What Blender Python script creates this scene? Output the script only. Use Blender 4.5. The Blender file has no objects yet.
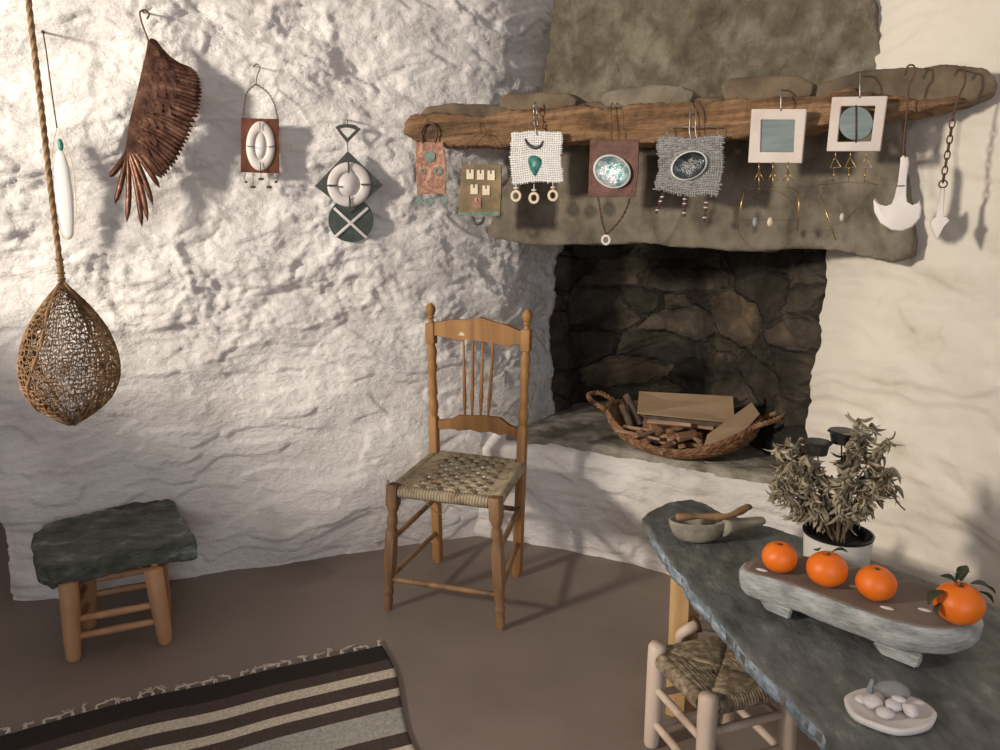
import bpy, bmesh, math, random
import numpy as np
from mathutils import Vector, Matrix, noise as mnoise
random.seed(7)
C = bpy.context.scene.collection
# ---------------------------------------------------------------- camera
FPX = 751.0; PITCH = math.radians(11.1); ROLL = math.radians(0.434); CAMH = 1.30
f0 = Vector((0, math.cos(PITCH), -math.sin(PITCH)))
d0 = Vector((0, -math.sin(PITCH), -math.cos(PITCH)))
r0 = Vector((1, 0, 0))
R_ = r0*math.cos(ROLL) + d0*math.sin(ROLL)
D_ = -r0*math.sin(ROLL) + d0*math.cos(ROLL)
cam_d = bpy.data.cameras.new('camera'); cam = bpy.data.objects.new('camera', cam_d); C.objects.link(cam)
cam_d.sensor_width = 36; cam_d.lens = 36*FPX/1000; cam_d.clip_start = 0.02
m = Matrix((( R_.x, -D_.x, -f0.x, 0), (R_.y, -D_.y, -f0.y, 0), (R_.z, -D_.z, -f0.z, CAMH), (0, 0, 0, 1)))
cam.matrix_world = m
bpy.context.scene.camera = cam
# ---------------------------------------------------------------- world, lights, exposure
w = bpy.data.worlds.new('world'); bpy.context.scene.world = w; w.use_nodes = True
w.node_tree.nodes['Background'].inputs[0].default_value = (1.0, 0.88, 0.82, 1)
w.node_tree.nodes['Background'].inputs[1].default_value = 0.30
def area(name, loc, target, size, energy, col, sy=None):
    l = bpy.data.lights.new(name, 'AREA'); l.energy = energy; l.color = col; l.size = size
    if sy: l.shape = 'RECTANGLE'; l.size_y = sy
    o = bpy.data.objects.new(name, l); C.objects.link(o); o.location = loc
    o.rotation_euler = (Vector(target)-Vector(loc)).to_track_quat('-Z', 'Y').to_euler(); return o
area('window_daylight', (-3.25, 0.05, 2.08), (0.2, 2.6, 0.9), 0.36, 203, (1.0, 0.90, 0.77))
area('door_daylight', (0.5, -2.6, 1.5), (0.1, 2.6, 0.6), 1.3, 44, (0.86, 0.90, 1.0), 1.9)
vs = bpy.context.scene.view_settings
vs.view_transform = 'Standard'; vs.look = 'None'; vs.gamma = 1; vs.exposure = 0.0
try: vs.use_curve_mapping = False
except Exception: pass
# ---------------------------------------------------------------- pixel helpers (measure real positions on planes)
CP = Vector((0, 0, CAMH))
def ray(px, py): return R_*(px-500) + D_*(py-375) + f0*FPX
def pz(px, py, z):
    d = ray(px, py); return CP + d*((z-CAMH)/d.z)
class Plane:
    def __init__(s, a, b):
        s.a = Vector((a[0], a[1], 0)); s.e = (Vector((b[0], b[1], 0))-s.a).normalized()
        s.n = Vector((s.e.y, -s.e.x, 0)); s.up = Vector((0, 0, 1))
    def P(s, px, py, off=0.0):
        d = ray(px, py); p0 = s.a + s.n*off
        return CP + d*((p0-CP).dot(s.n)/d.dot(s.n))
LW = Plane((-1.715, 2.47), (-0.085, 3.01))      # left plaster wall
MP = Plane((-0.345, 2.85), (1.19, 1.88))        # front of the mantel beam
LP = Plane((-0.04, 2.93), (1.15, 2.05))         # front of the lintel stone
# ---------------------------------------------------------------- materials
MATS = {}
def nt(name):
    mt = bpy.data.materials.new(name); mt.use_nodes = True; n = mt.node_tree
    b = n.nodes['Principled BSDF']; tc = n.nodes.new('ShaderNodeTexCoord'); mp = n.nodes.new('ShaderNodeMapping')
    n.links.new(tc.outputs['Object'], mp.inputs[0]); MATS[name] = mt
    return mt, n, b, mp
def noise_node(n, mp, scale, detail=6, rough=0.6, dist=0.0):
    t = n.nodes.new('ShaderNodeTexNoise'); t.inputs['Scale'].default_value = scale; t.inputs['Detail'].default_value = detail
    t.inputs['Roughness'].default_value = rough; t.inputs['Distortion'].default_value = dist
    n.links.new(mp.outputs[0], t.inputs['Vector']); return t
def ramp(n, src, stops, interp='LINEAR'):
    r = n.nodes.new('ShaderNodeValToRGB'); r.color_ramp.interpolation = interp
    e = r.color_ramp.elements
    while len(e) < len(stops): e.new(0.5)
    for i, (p, c) in enumerate(stops): e[i].position = p; e[i].color = (*c, 1)
    n.links.new(src, r.inputs[0]); return r
def mat(name, cols, scale=8, rough=0.8, bump=0.3, bscale=40, metal=0.0, stretch=(1, 1, 1), dist=0.0, detail=6, bdist=0.01, coat=0, trans=0, lo=0.32, hi=0.68, rvar=0):
    mt, n, b, mp = nt(name); mp.inputs['Scale'].default_value = stretch
    t = noise_node(n, mp, scale, detail, 0.6, dist)
    k = len(cols); st = [(lo + (hi-lo)*i/max(1, k-1), c) for i, c in enumerate(cols)]
    if k == 1: st = [(0, cols[0]), (1, cols[0])]
    r = ramp(n, t.outputs[0], st); n.links.new(r.outputs[0], b.inputs['Base Color'])
    b.inputs['Roughness'].default_value = rough; b.inputs['Metallic'].default_value = metal
    if coat: b.inputs['Coat Weight'].default_value = coat
    if trans: b.inputs['Transmission Weight'].default_value = trans
    if bump:
        t2 = noise_node(n, mp, bscale, 8, 0.65, dist); bp = n.nodes.new('ShaderNodeBump')
        bp.inputs['Strength'].default_value = bump; bp.inputs['Distance'].default_value = bdist
        n.links.new(t2.outputs[0], bp.inputs['Height']); n.links.new(bp.outputs[0], b.inputs['Normal'])
    return mt
plaster = mat('white_lime_plaster', [(0.62, 0.575, 0.54), (0.74, 0.70, 0.67), (0.78, 0.75, 0.72)], 5, 0.85, 0.8, 26, bdist=0.018, stretch=(1, 1, 1.6), lo=0.3, hi=0.55, detail=9)
plaster_r = mat('cream_lime_plaster', [(0.52, 0.455, 0.365), (0.64, 0.585, 0.495), (0.69, 0.635, 0.55)], 4, 0.85, 0.3, 14, bdist=0.015, stretch=(1, 1, 1.8), lo=0.28, hi=0.5, detail=9)
floorm = mat('smooth_taupe_cement', [(0.195, 0.15, 0.124), (0.245, 0.193, 0.163)], 2.2, 0.55, 0.05, 12)
soot = mat('sooty_fire_stone', [(0.022, 0.018, 0.014), (0.07, 0.056, 0.04), (0.17, 0.13, 0.085)], 4.5, 0.9, 0.8, 14, bdist=0.03, stretch=(1, 1, 1.7), lo=0.35, hi=0.75, detail=8)
def stony(mt, scale=3.2, depth=0.03):
    n = mt.node_tree; b = n.nodes['Principled BSDF']; mp = [q for q in n.nodes if q.type == 'MAPPING'][0]
    nz = noise_node(n, mp, 3, 4); mixv = n.nodes.new('ShaderNodeMix'); mixv.data_type = 'VECTOR'; mixv.inputs[0].default_value = 0.14
    n.links.new(mp.outputs[0], mixv.inputs[4]); n.links.new(nz.outputs[1], mixv.inputs[5])
    sc = n.nodes.new('ShaderNodeVectorMath'); sc.operation = 'MULTIPLY'; sc.inputs[1].default_value = (1, 1, 1.5); n.links.new(mixv.outputs[1], sc.inputs[0])
    v = n.nodes.new('ShaderNodeTexVoronoi'); v.feature = 'DISTANCE_TO_EDGE'; v.inputs['Scale'].default_value = scale; n.links.new(sc.outputs[0], v.inputs['Vector'])
    v2 = n.nodes.new('ShaderNodeTexVoronoi'); v2.inputs['Scale'].default_value = scale; n.links.new(sc.outputs[0], v2.inputs['Vector'])
    rr = ramp(n, v.outputs[0], [(0, (0, 0, 0)), (.09, (1, 1, 1))]); bp = n.nodes.new('ShaderNodeBump'); bp.inputs['Strength'].default_value = 0.9; bp.inputs['Distance'].default_value = depth
    n.links.new(rr.outputs[0], bp.inputs['Height']); old = b.inputs['Normal'].links[0].from_socket; n.links.new(old, bp.inputs['Normal']); n.links.new(bp.outputs[0], b.inputs['Normal'])
    sx = n.nodes.new('ShaderNodeSeparateColor'); n.links.new(v2.outputs['Color'], sx.inputs[0])
    r2 = ramp(n, sx.outputs[0], [(0, (.5, .5, .5)), (.6, (1, 1, 1)), (1, (1.7, 1.55, 1.4))])
    mx = n.nodes.new('ShaderNodeMix'); mx.data_type = 'RGBA'; mx.blend_type = 'MULTIPLY'; mx.inputs[0].default_value = 1
    oc = b.inputs['Base Color'].links[0].from_socket; n.links.new(oc, mx.inputs[6]); n.links.new(r2.outputs[0], mx.inputs[7]); n.links.new(mx.outputs[2], b.inputs['Base Color'])
stony(soot)
hoodm = mat('grey_brown_chimney_stone', [(0.085, 0.068, 0.045), (0.17, 0.14, 0.095), (0.28, 0.255, 0.19)], 11, 0.9, 1.0, 30, bdist=0.02, detail=14, dist=0.4, lo=0.3, hi=0.7)
lintelm = mat('grey_brown_lintel_stone', [(0.085, 0.07, 0.05), (0.17, 0.14, 0.10), (0.24, 0.205, 0.155)], 9, 0.85, 0.7, 30, bdist=0.012, detail=13)
ledgem = mat('grey_hearth_stone', [(0.13, 0.115, 0.085), (0.30, 0.275, 0.22), (0.45, 0.42, 0.36)], 9, 0.85, 0.7, 30, stretch=(1, 1, 2))
def woodm(name, cols, axis='z', scale=14, rough=0.6, bump=0.35):
    st = {'z': (1, 1, 0.09), 'x': (0.09, 1, 1), 'y': (1, 0.09, 1)}[axis]
    return mat(name, cols, scale, rough, bump, scale*3, stretch=st, bdist=0.004, dist=0.4)
beamw = mat('weathered_beam_wood', [(0.08, 0.042, 0.02), (0.24, 0.13, 0.06), (0.37, 0.22, 0.115)], 13, 0.8, 1.0, 34, stretch=(0.25, 0.25, 2.2), bdist=0.02, dist=0.6)
shelfst = mat('brown_shelf_stone', [(0.06, 0.042, 0.026), (0.12, 0.085, 0.052), (0.19, 0.14, 0.088)], 7, 0.85, 0.6, 25)
chairw = woodm('honey_brown_chair_wood', [(0.19, 0.082, 0.026), (0.34, 0.165, 0.052), (0.41, 0.215, 0.075)])
chairw_d = woodm('worn_dark_chair_wood', [(0.10, 0.056, 0.028), (0.24, 0.13, 0.06), (0.32, 0.185, 0.09)])
stoolw = woodm('reddish_stool_wood', [(0.30, 0.14, 0.06), (0.44, 0.235, 0.115), (0.50, 0.29, 0.155)])
palew = woodm('pale_debarked_wood', [(0.40, 0.29, 0.21), (0.55, 0.43, 0.34), (0.61, 0.50, 0.41)])
tablew = woodm('yellow_table_wood', [(0.33, 0.19, 0.075), (0.47, 0.30, 0.14), (0.54, 0.37, 0.19)])
rope = mat('natural_rope', [(0.20, 0.11, 0.05), (0.36, 0.23, 0.12)], 60, 0.9, 0.6, 150, bdist=0.003)
cordm = mat('grey_tan_seat_cord', [(0.20, 0.15, 0.09), (0.36, 0.29, 0.19), (0.43, 0.36, 0.25)], 25, 0.9, 0.5, 200, bdist=0.002)
rushm = mat('brown_rush_cord', [(0.09, 0.065, 0.035), (0.22, 0.165, 0.105), (0.40, 0.32, 0.22)], 55, 0.85, 0.5, 200, bdist=0.002)
basketm = mat('red_brown_basket_fibre', [(0.09, 0.04, 0.018), (0.22, 0.11, 0.05), (0.36, 0.21, 0.11)], 40, 0.9, 0.7, 150, bdist=0.003)
netm = mat('brown_knotted_fibre', [(0.15, 0.075, 0.032), (0.27, 0.155, 0.075), (0.36, 0.23, 0.125)], 30, 0.9, 0.5, 200, bdist=0.002)
slate = mat('dark_green_slate', [(0.03, 0.036, 0.03), (0.065, 0.072, 0.058), (0.10, 0.11, 0.09), (0.24, 0.27, 0.30)], 13, 0.55, 0.7, 50, detail=11, hi=0.70, stretch=(.8, 1.2, 2.4))  # last, pale blue tone paints sky highlights into the slate as streaks
tabst = mat('grey_table_slate', [(0.05, 0.055, 0.053), (0.105, 0.112, 0.108), (0.16, 0.168, 0.16), (0.42, 0.43, 0.41)], 17, 0.42, 0.7, 70, detail=14, lo=0.30, hi=0.80, bdist=0.004, stretch=(1.9, .8, 1))
edgest = mat('sky_sheen_split_slate', [(0.10, 0.125, 0.15), (0.25, 0.305, 0.36), (0.46, 0.52, 0.58)], 30, 0.6, 0.8, 60, stretch=(1, 1, 3))  # blue tones paint the sky's sheen into the table edge
trayst = mat('pale_grey_tray_stone', [(0.22, 0.225, 0.215), (0.38, 0.385, 0.37), (0.55, 0.55, 0.53)], 26, 0.85, 0.9, 70, stretch=(0.6, 1, 2.2), bdist=0.006, detail=9)
traytop = mat('brown_grey_tray_top', [(0.15, 0.115, 0.09), (0.23, 0.185, 0.15)], 8, 0.75, 0.3, 60)
bowlst = mat('olive_grey_carved_stone', [(0.17, 0.15, 0.11), (0.28, 0.255, 0.195), (0.37, 0.345, 0.275)], 12, 0.8, 0.4, 60)
marble = mat('white_marble', [(0.62, 0.56, 0.52), (0.76, 0.71, 0.67)], 10, 0.45, 0.1, 60)
marblep = mat('pinkish_white_marble', [(0.50, 0.41, 0.36), (0.60, 0.52, 0.465)], 10, 0.5, 0.15, 60)
pebble_m = mat('pale_pebble', [(0.58, 0.53, 0.52), (0.70, 0.65, 0.64)], 14, 0.5, 0.05, 60)
greyrock = mat('grey_rock', [(0.20, 0.21, 0.22), (0.30, 0.31, 0.32)], 14, 0.7, 0.3, 60)
orange_m = mat('orange_peel', [(0.80, 0.15, 0.006), (0.88, 0.20, 0.010)], 6, 0.42, 0.35, 260, bdist=0.0015)
leaf_g = mat('dark_green_leaf', [(0.02, 0.03, 0.012), (0.07, 0.08, 0.03)], 30, 0.6, 0.2, 80)
dryleaf = mat('dried_olive_leaf', [(0.10, 0.075, 0.042), (0.30, 0.25, 0.16), (0.50, 0.44, 0.31)], 28, 0.85, 0.4, 90)
drystem = mat('dried_brown_stem', [(0.08, 0.055, 0.03), (0.17, 0.12, 0.07)], 22, 0.85, 0.3, 90)
potm = mat('white_glazed_pot', [(0.66, 0.64, 0.57), (0.74, 0.72, 0.66)], 5, 0.5, 0.1, 60)
blackp = mat('black_plastic', [(0.006, 0.007, 0.008), (0.015, 0.016, 0.018)], 10, 0.35, 0.05, 60)
metal_d = mat('dark_lamp_metal', [(0.05, 0.055, 0.06), (0.14, 0.15, 0.16)], 10, 0.25, 0.05, 60, metal=0.9)
soil = mat('dark_soil', [(0.015, 0.012, 0.009), (0.06, 0.05, 0.04)], 60, 1, 1, 90)
wingm = mat('burnished_copper_brown', [(0.055, 0.024, 0.015), (0.12, 0.052, 0.032), (0.26, 0.14, 0.09)], 25, 0.42, 0.6, 60, metal=0.7, bdist=0.003)
rustm = mat('rusted_red_brown_plate', [(0.10, 0.03, 0.012), (0.19, 0.065, 0.028)], 25, 0.7, 0.3, 60, metal=0.2)
copperm = mat('hammered_copper', [(0.10, 0.042, 0.028), (0.17, 0.078, 0.052), (0.33, 0.18, 0.125)], 60, 0.42, 0.5, 90, metal=0.45, bdist=0.003)
copper_d = mat('dark_copper_plate', [(0.06, 0.024, 0.018), (0.12, 0.055, 0.04)], 30, 0.45, 0.4, 90, metal=0.5)
brassp = mat('patinated_brass_plate', [(0.07, 0.075, 0.045), (0.14, 0.095, 0.045), (0.21, 0.14, 0.07)], 20, 0.55, 0.3, 60, metal=0.4)
goldm = mat('gold_wire', [(0.50, 0.35, 0.15)], 5, 0.3, 0, metal=0.9)
wirem = mat('dark_rusty_wire', [(0.07, 0.035, 0.02), (0.15, 0.08, 0.05)], 40, 0.6, 0.2, 60, metal=0.4)
steelm = mat('grey_steel_wire', [(0.22, 0.20, 0.18), (0.4, 0.38, 0.35)], 40, 0.35, 0.1, 60, metal=0.8)
verdi = mat('green_verdigris', [(0.09, 0.14, 0.11), (0.19, 0.25, 0.20)], 50, 0.7, 0.3, 60)
dslate = mat('black_green_slate', [(0.04, 0.043, 0.036), (0.08, 0.088, 0.075)], 20, 0.5, 0.2, 60)
dgreen = mat('mottled_green_stone', [(0.03, 0.045, 0.038), (0.07, 0.092, 0.078)], 25, 0.5, 0.2, 60)
bluest = mat('blue_grey_slate_panel', [(0.13, 0.17, 0.165), (0.20, 0.24, 0.235)], 10, 0.6, 0.3, 40, stretch=(1, 1, 6))
turq = mat('turquoise_stone', [(0.01, 0.075, 0.065), (0.03, 0.19, 0.16), (0.09, 0.30, 0.25)], 60, 0.3, 0.2, 80)
clothw = mat('white_coarse_cloth', [(0.74, 0.73, 0.70), (0.86, 0.85, 0.82)], 30, 0.95, 0.4, 200)
clothg = mat('grey_coarse_cloth', [(0.17, 0.165, 0.16), (0.33, 0.32, 0.31), (0.45, 0.44, 0.42)], 60, 0.95, 0.6, 200, stretch=(1, 1, 3))
bone = mat('cream_bone', [(0.62, 0.50, 0.34), (0.72, 0.62, 0.46)], 30, 0.5, 0.1, 60)
abal = mat('blue_green_mother_of_pearl', [(0.06, 0.13, 0.15), (0.16, 0.30, 0.32), (0.52, 0.55, 0.55), (0.34, 0.24, 0.30)], 22, 0.2, 0.3, 60, metal=0.35, dist=1.5, lo=0.3, hi=0.75)
abal_d = mat('dark_mother_of_pearl', [(0.015, 0.018, 0.02), (0.05, 0.062, 0.07), (0.24, 0.25, 0.26)], 26, 0.2, 0.3, 60, metal=0.4, dist=1.5, lo=0.35, hi=0.75)
shellrim = mat('pearly_shell_rim', [(0.55, 0.56, 0.52), (0.68, 0.68, 0.64)], 30, 0.35, 0.2, 60)
cutw = woodm('split_firewood', [(0.15, 0.065, 0.038), (0.27, 0.145, 0.082), (0.44, 0.29, 0.18)], 'x', 20)
boardw = woodm('tan_board', [(0.27, 0.18, 0.105), (0.35, 0.245, 0.15)], 'x', 16)
barkw = mat('grey_bark', [(0.06, 0.04, 0.028), (0.15, 0.11, 0.08)], 30, 0.9, 0.8, 60)
leather = mat('brown_leather', [(0.06, 0.028, 0.018), (0.12, 0.06, 0.038)], 30, 0.7, 0.3, 80)
glassw = mat('milky_white_glass', [(0.80, 0.79, 0.75), (0.86, 0.85, 0.82)], 8, 0.25, 0.05, 60)
# ---------------------------------------------------------------- helpers
def setp(o, label=None, cat=None, group=None, kind=None):
    if label: o['label'] = label
    if cat: o['category'] = cat
    if group: o['group'] = group
    if kind: o['kind'] = kind
    return o
def thing(name, loc, label, cat, group=None):
    o = bpy.data.objects.new(name, None); C.objects.link(o); o.location = Vector(loc); o.empty_display_size = 0.05
    return setp(o, label, cat, group)
def wl(o):
    v = Vector((0, 0, 0))
    while o: v += o.location; o = o.parent
    return v
def obj(name, bm, mt, parent=None, smooth=True, org=None, auto=None):
    off = wl(parent) if parent else Vector((0, 0, 0))
    loc = Vector(org)-off if org is not None else Vector((0, 0, 0))
    bmesh.ops.translate(bm, verts=bm.verts, vec=-(off+loc))
    bmesh.ops.recalc_face_normals(bm, faces=bm.faces)
    me = bpy.data.meshes.new(name); bm.to_mesh(me); bm.free()
    if smooth: me.polygons.foreach_set('use_smooth', [True]*len(me.polygons))
    if auto is not None:
        try: me.set_sharp_from_angle(angle=math.radians(auto))
        except Exception: pass
    mts = mt if isinstance(mt, (list, tuple)) else [mt]
    for q in mts: me.materials.append(q)
    o = bpy.data.objects.new(name, me); C.objects.link(o); o.location = loc
    if parent: o.parent = parent
    return o
def B(): return bmesh.new()
def tube(bm, pts, r, seg=8, closed=False, caps=True):
    pts = [Vector(p) for p in pts]; n = len(pts)
    rs = r if isinstance(r, (list, tuple)) else [r]*n
    rings = []; prev = None
    for i, p in enumerate(pts):
        if closed: t = pts[(i+1) % n]-pts[i-1]
        else: t = pts[min(i+1, n-1)]-pts[max(i-1, 0)]
        if t.length < 1e-9: t = Vector((0, 0, 1))
        t.normalize()
        if prev is None:
            a = Vector((0, 0, 1)) if abs(t.z) < 0.9 else Vector((1, 0, 0)); x = t.cross(a).normalized()
        else:
            x = prev-t*prev.dot(t)
            x = x.normalized() if x.length > 1e-6 else t.orthogonal().normalized()
        prev = x; y = t.cross(x)
        rings.append([bm.verts.new(p + (x*math.cos(2*math.pi*k/seg)+y*math.sin(2*math.pi*k/seg))*rs[i]) for k in range(seg)])
    m_ = n if closed else n-1
    for i in range(m_):
        a, b = rings[i], rings[(i+1) % n]
        for k in range(seg): bm.faces.new((a[k], a[(k+1) % seg], b[(k+1) % seg], b[k]))
    if caps and not closed:
        bm.faces.new(rings[0][::-1]); bm.faces.new(rings[-1])
    return bm
def lathe(bm, p0, p1, prof, seg=16, jit=0):
    p0, p1 = Vector(p0), Vector(p1)
    return tube(bm, [p0.lerp(p1, t) + Vector((random.uniform(-jit, jit), random.uniform(-jit, jit), 0)) for t, _ in prof], [r for _, r in prof], seg)
def sp(pts, n=6, closed=False):   # catmull-rom
    pts = [Vector(p) for p in pts]; out = []; L = len(pts); rng = L if closed else L-1
    for i in range(rng):
        g = (lambda k: pts[k % L]) if closed else (lambda k: pts[max(0, min(L-1, k))])
        a, b, c, d = g(i-1), g(i), g(i+1), g(i+2)
        for j in range(n):
            t = j/n
            out.append(0.5*((2*b)+(c-a)*t+(2*a-5*b+4*c-d)*t*t+(3*b-3*c+d-a)*t*t*t))
    if not closed: out.append(pts[-1])
    return out
def box(bm, c, s, rot=None, bev=0.0, segs=2):
    g = bmesh.ops.create_cube(bm, size=1)
    M = Matrix.Translation(Vector(c)) @ (rot.to_4x4() if rot else Matrix()) @ Matrix.Diagonal((*s, 1))
    bmesh.ops.transform(bm, matrix=M, verts=g['verts'])
    if bev:
        es = list({e for v in g['verts'] for e in v.link_edges})
        bmesh.ops.bevel(bm, geom=es, offset=bev, segments=segs, affect='EDGES', profile=0.5)
    return bm
def bar(bm, a, b, wd, th, up=(0, 0, 1), bev=0.002):   # rectangular bar a->b
    a, b = Vector(a), Vector(b); x = (b-a); L = x.length; x.normalize(); u = Vector(up)
    y = u.cross(x).normalized(); z = x.cross(y)
    return box(bm, (a+b)/2, (L, wd, th), Matrix((x, y, z)).transposed(), bev)
def ball(bm, c, s, rot=None, sub=3, jit=0, seed=0):
    g = bmesh.ops.create_icosphere(bm, subdivisions=sub, radius=1)
    if jit:
        for v in g['verts']:
            v.co *= 1+jit*mnoise.noise(v.co*1.5+Vector((seed*7.1, seed*3.3, seed)))
    M = Matrix.Translation(Vector(c)) @ (rot.to_4x4() if rot else Matrix()) @ Matrix.Diagonal((*(s if hasattr(s, '__len__') else (s, s, s)), 1))
    bmesh.ops.transform(bm, matrix=M, verts=g['verts']); return bm
def prism(bm, pts, vec, bev=0.0, segs=2):   # polygon pts extruded by vec
    vec = Vector(vec)
    a = [bm.verts.new(Vector(p)) for p in pts]; b = [bm.verts.new(Vector(p)+vec) for p in pts]; n = len(a)
    fs = [bm.faces.new(a), bm.faces.new(b[::-1])]
    for i in range(n): fs.append(bm.faces.new((a[i], b[i], b[(i+1) % n], a[(i+1) % n])))
    if bev:
        es = list({e for f in fs[:2] for e in f.edges})
        bmesh.ops.bevel(bm, geom=es, offset=bev, segments=segs, affect='EDGES', profile=0.5)
    return bm
def ringplate(bm, outer, inner, vec):     # frame between two loops of equal count
    vec = Vector(vec); n = len(outer)
    L = [[bm.verts.new(Vector(p)) for p in outer], [bm.verts.new(Vector(p)) for p in inner],
         [bm.verts.new(Vector(p)+vec) for p in inner], [bm.verts.new(Vector(p)+vec) for p in outer]]
    for k in range(4):
        a, b = L[k], L[(k+1) % 4]
        for i in range(n): bm.faces.new((a[i], a[(i+1) % n], b[(i+1) % n], b[i]))
    return bm
def torus(bm, c, n, R, r, seg=24, sy=1.0, up=(0, 0, 1)):
    n = Vector(n).normalized(); u = Vector(up); x = u.cross(n)
    x = x.normalized() if x.length > 1e-4 else Vector((1, 0, 0)); y = n.cross(x)
    return tube(bm, [Vector(c)+x*R*math.cos(2*math.pi*k/seg)+y*R*sy*math.sin(2*math.pi*k/seg) for k in range(seg)], r, 8, True)
def chain(bm, a, b, n, R, r):
    a, b = Vector(a), Vector(b); d = (b-a).normalized(); s = d.orthogonal().normalized(); t = d.cross(s)
    for i in range(n):
        c = a.lerp(b, (i+0.5)/n); ax = s if i % 2 else t; oth = d.cross(ax)
        h = (b-a).length/n*0.62
        tube(bm, [c+d*h*math.cos(2*math.pi*k/12)+oth*R*math.sin(2*math.pi*k/12) for k in range(12)], r, 6, True)
    return bm
_tex = {}
def rough(o, voxel=0.008, amp=0.006, size=0.08, sm=0, amp2=0, size2=0.02, dirn='NORMAL'):
    if voxel:
        r = o.modifiers.new('r', 'REMESH'); r.mode = 'VOXEL'; r.voxel_size = voxel; r.use_smooth_shade = True
    if sm: s = o.modifiers.new('s', 'SMOOTH'); s.iterations = sm; s.factor = 0.6
    for A, S in ((amp, size), (amp2, size2)):
        if A:
            key = (round(S, 4),)
            if key not in _tex:
                t = bpy.data.textures.new('clouds', 'CLOUDS'); t.noise_scale = S; t.noise_depth = 4; _tex[key] = t
            d = o.modifiers.new('d', 'DISPLACE'); d.texture = _tex[key]; d.strength = A*2; d.mid_level = 0.5; d.texture_coords = 'GLOBAL'
    return o
# numpy gradient noise
def _h(ix, iy, s):
    h = (ix*374761393 + iy*668265263 + s*1442695041) & 0xffffffff
    h = ((h ^ (h >> 13))*1274126177) & 0xffffffff
    return ((h ^ (h >> 16)) & 0xffff)/65535.0*2*math.pi
def pn(x, y, s=0):
    ix = np.floor(x).astype(np.int64); iy = np.floor(y).astype(np.int64); fx = x-ix; fy = y-iy
    u = fx*fx*fx*(fx*(fx*6-15)+10); v = fy*fy*fy*(fy*(fy*6-15)+10)
    def g(a, b):
        t = _h(ix+a, iy+b, s); return np.cos(t)*(fx-a)+np.sin(t)*(fy-b)
    return (g(0, 0)*(1-u)+g(1, 0)*u)*(1-v)+(g(0, 1)*(1-u)+g(1, 1)*u)*v
def fbm(x, y, o=4, s=0, gain=0.5):
    r = 0; a = 1; f = 1
    for i in range(o): r = r+a*pn(x*f, y*f, s+i*13); a *= gain; f *= 2.03
    return r
def ridg(x, y, o=4, s=0):
    r = 0; a = 1; f = 1
    for i in range(o): r = r+a*(0.35-np.abs(pn(x*f, y*f, s+i*17))); a *= 0.5; f *= 2.1
    return r
def sstep(a, b, x): t = np.clip((x-a)/(b-a), 0, 1); return t*t*(3-2*t)
def wall_surface(name, path, z0, z1, res, mt, hfun, parent=None, edge=None):
    # path: plan polyline, left to right as seen from the room
    P = sp([Vector((x, y, 0)) for x, y in path], 10)
    seg = [0]
    for a, b in zip(P, P[1:]): seg.append(seg[-1]+(b-a).length)
    L = seg[-1]; ns = int(L/res); nz = int((z1-z0)/res)
    s = np.linspace(0, L, ns+1); X = np.interp(s, seg, [p.x for p in P]); Y = np.interp(s, seg, [p.y for p in P])
    tx = np.gradient(X); ty = np.gradient(Y); l = np.hypot(tx, ty); nx = ty/l; ny = -tx/l
    k = 9; ker = np.ones(k)/k
    nx = np.convolve(np.pad(nx, k//2, 'edge'), ker, 'valid'); ny = np.convolve(np.pad(ny, k//2, 'edge'), ker, 'valid')
    z = np.linspace(z0, z1, nz+1)
    S, Z = np.meshgrid(s, z)
    H = hfun(S, Z, np.broadcast_to(X, S.shape))
    S2 = np.zeros_like(S)
    VX = X[None, :]+nx[None, :]*H; VY = Y[None, :]+ny[None, :]*H
    if edge: 
        ex = edge(S, Z, L); VX = VX+(tx/l)[None, :]*ex; VY = VY+(ty/l)[None, :]*ex
    co = np.stack([VX, VY, Z], -1).reshape(-1, 3)
    n1 = ns+1
    i = (np.arange(nz)[:, None]*n1+np.arange(ns)[None, :]).reshape(-1)
    F = np.stack([i, i+1, i+1+n1, i+n1], -1)
    me = bpy.data.meshes.new(name); me.from_pydata(co.tolist(), [], F.tolist())
    me.polygons.foreach_set('use_smooth', [True]*len(me.polygons)); me.materials.append(mt)
    o = bpy.data.objects.new(name, me); C.objects.link(o)
    if parent: o.parent = parent; o.location = -wl(parent)
    return o
# ================================================================ setting
bm = B(); box(bm, (0.2, 1.2, -0.05), (7.5, 7.4, 0.1)); setp(obj('floor', bm, floorm, None, False), kind='structure')
def h_left(S, Z, X):
    wx = S+0.10*fbm(S*3, Z*3, 2, 91); wz = Z+0.07*fbm(S*3, Z*3, 2, 57)+0.06*S
    up = sstep(0.45, 1.10, Z+0.14*pn(S*2, Z*2, 5))
    pt = sstep(-0.10, 0.22, fbm(wx*2.1, wz*3.0, 3, 61))*up+0.25*sstep(0.1, 0.4, fbm(wx*2.2, wz*3.2, 3, 62))   # crumbly patches between smoother ones
    h = 0.050*fbm(S*1.5, Z*2.0, 2, 3)
    h = h+(0.008+0.020*up)*ridg(wx*2.4, wz*5.4, 3, 11)
    h = h+(0.002+0.016*pt)*fbm(wx*9, wz*13, 4, 23, 0.6)
    h = h+(0.0008+0.010*pt)*ridg(wx*21, wz*27, 3, 77)
    q = fbm(wx*1.6, wz*5.0, 3, 41)*3.0; st = (np.floor(q)+sstep(0.84, 0.98, q-np.floor(q)))/3.0
    q2 = fbm(wx*4.0, wz*9.0, 3, 47)*3.0; st2 = (np.floor(q2)+sstep(0.8, 0.98, q2-np.floor(q2)))/3.0
    return h+0.026*st+(0.004+0.012*up)*st2-0.015
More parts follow.
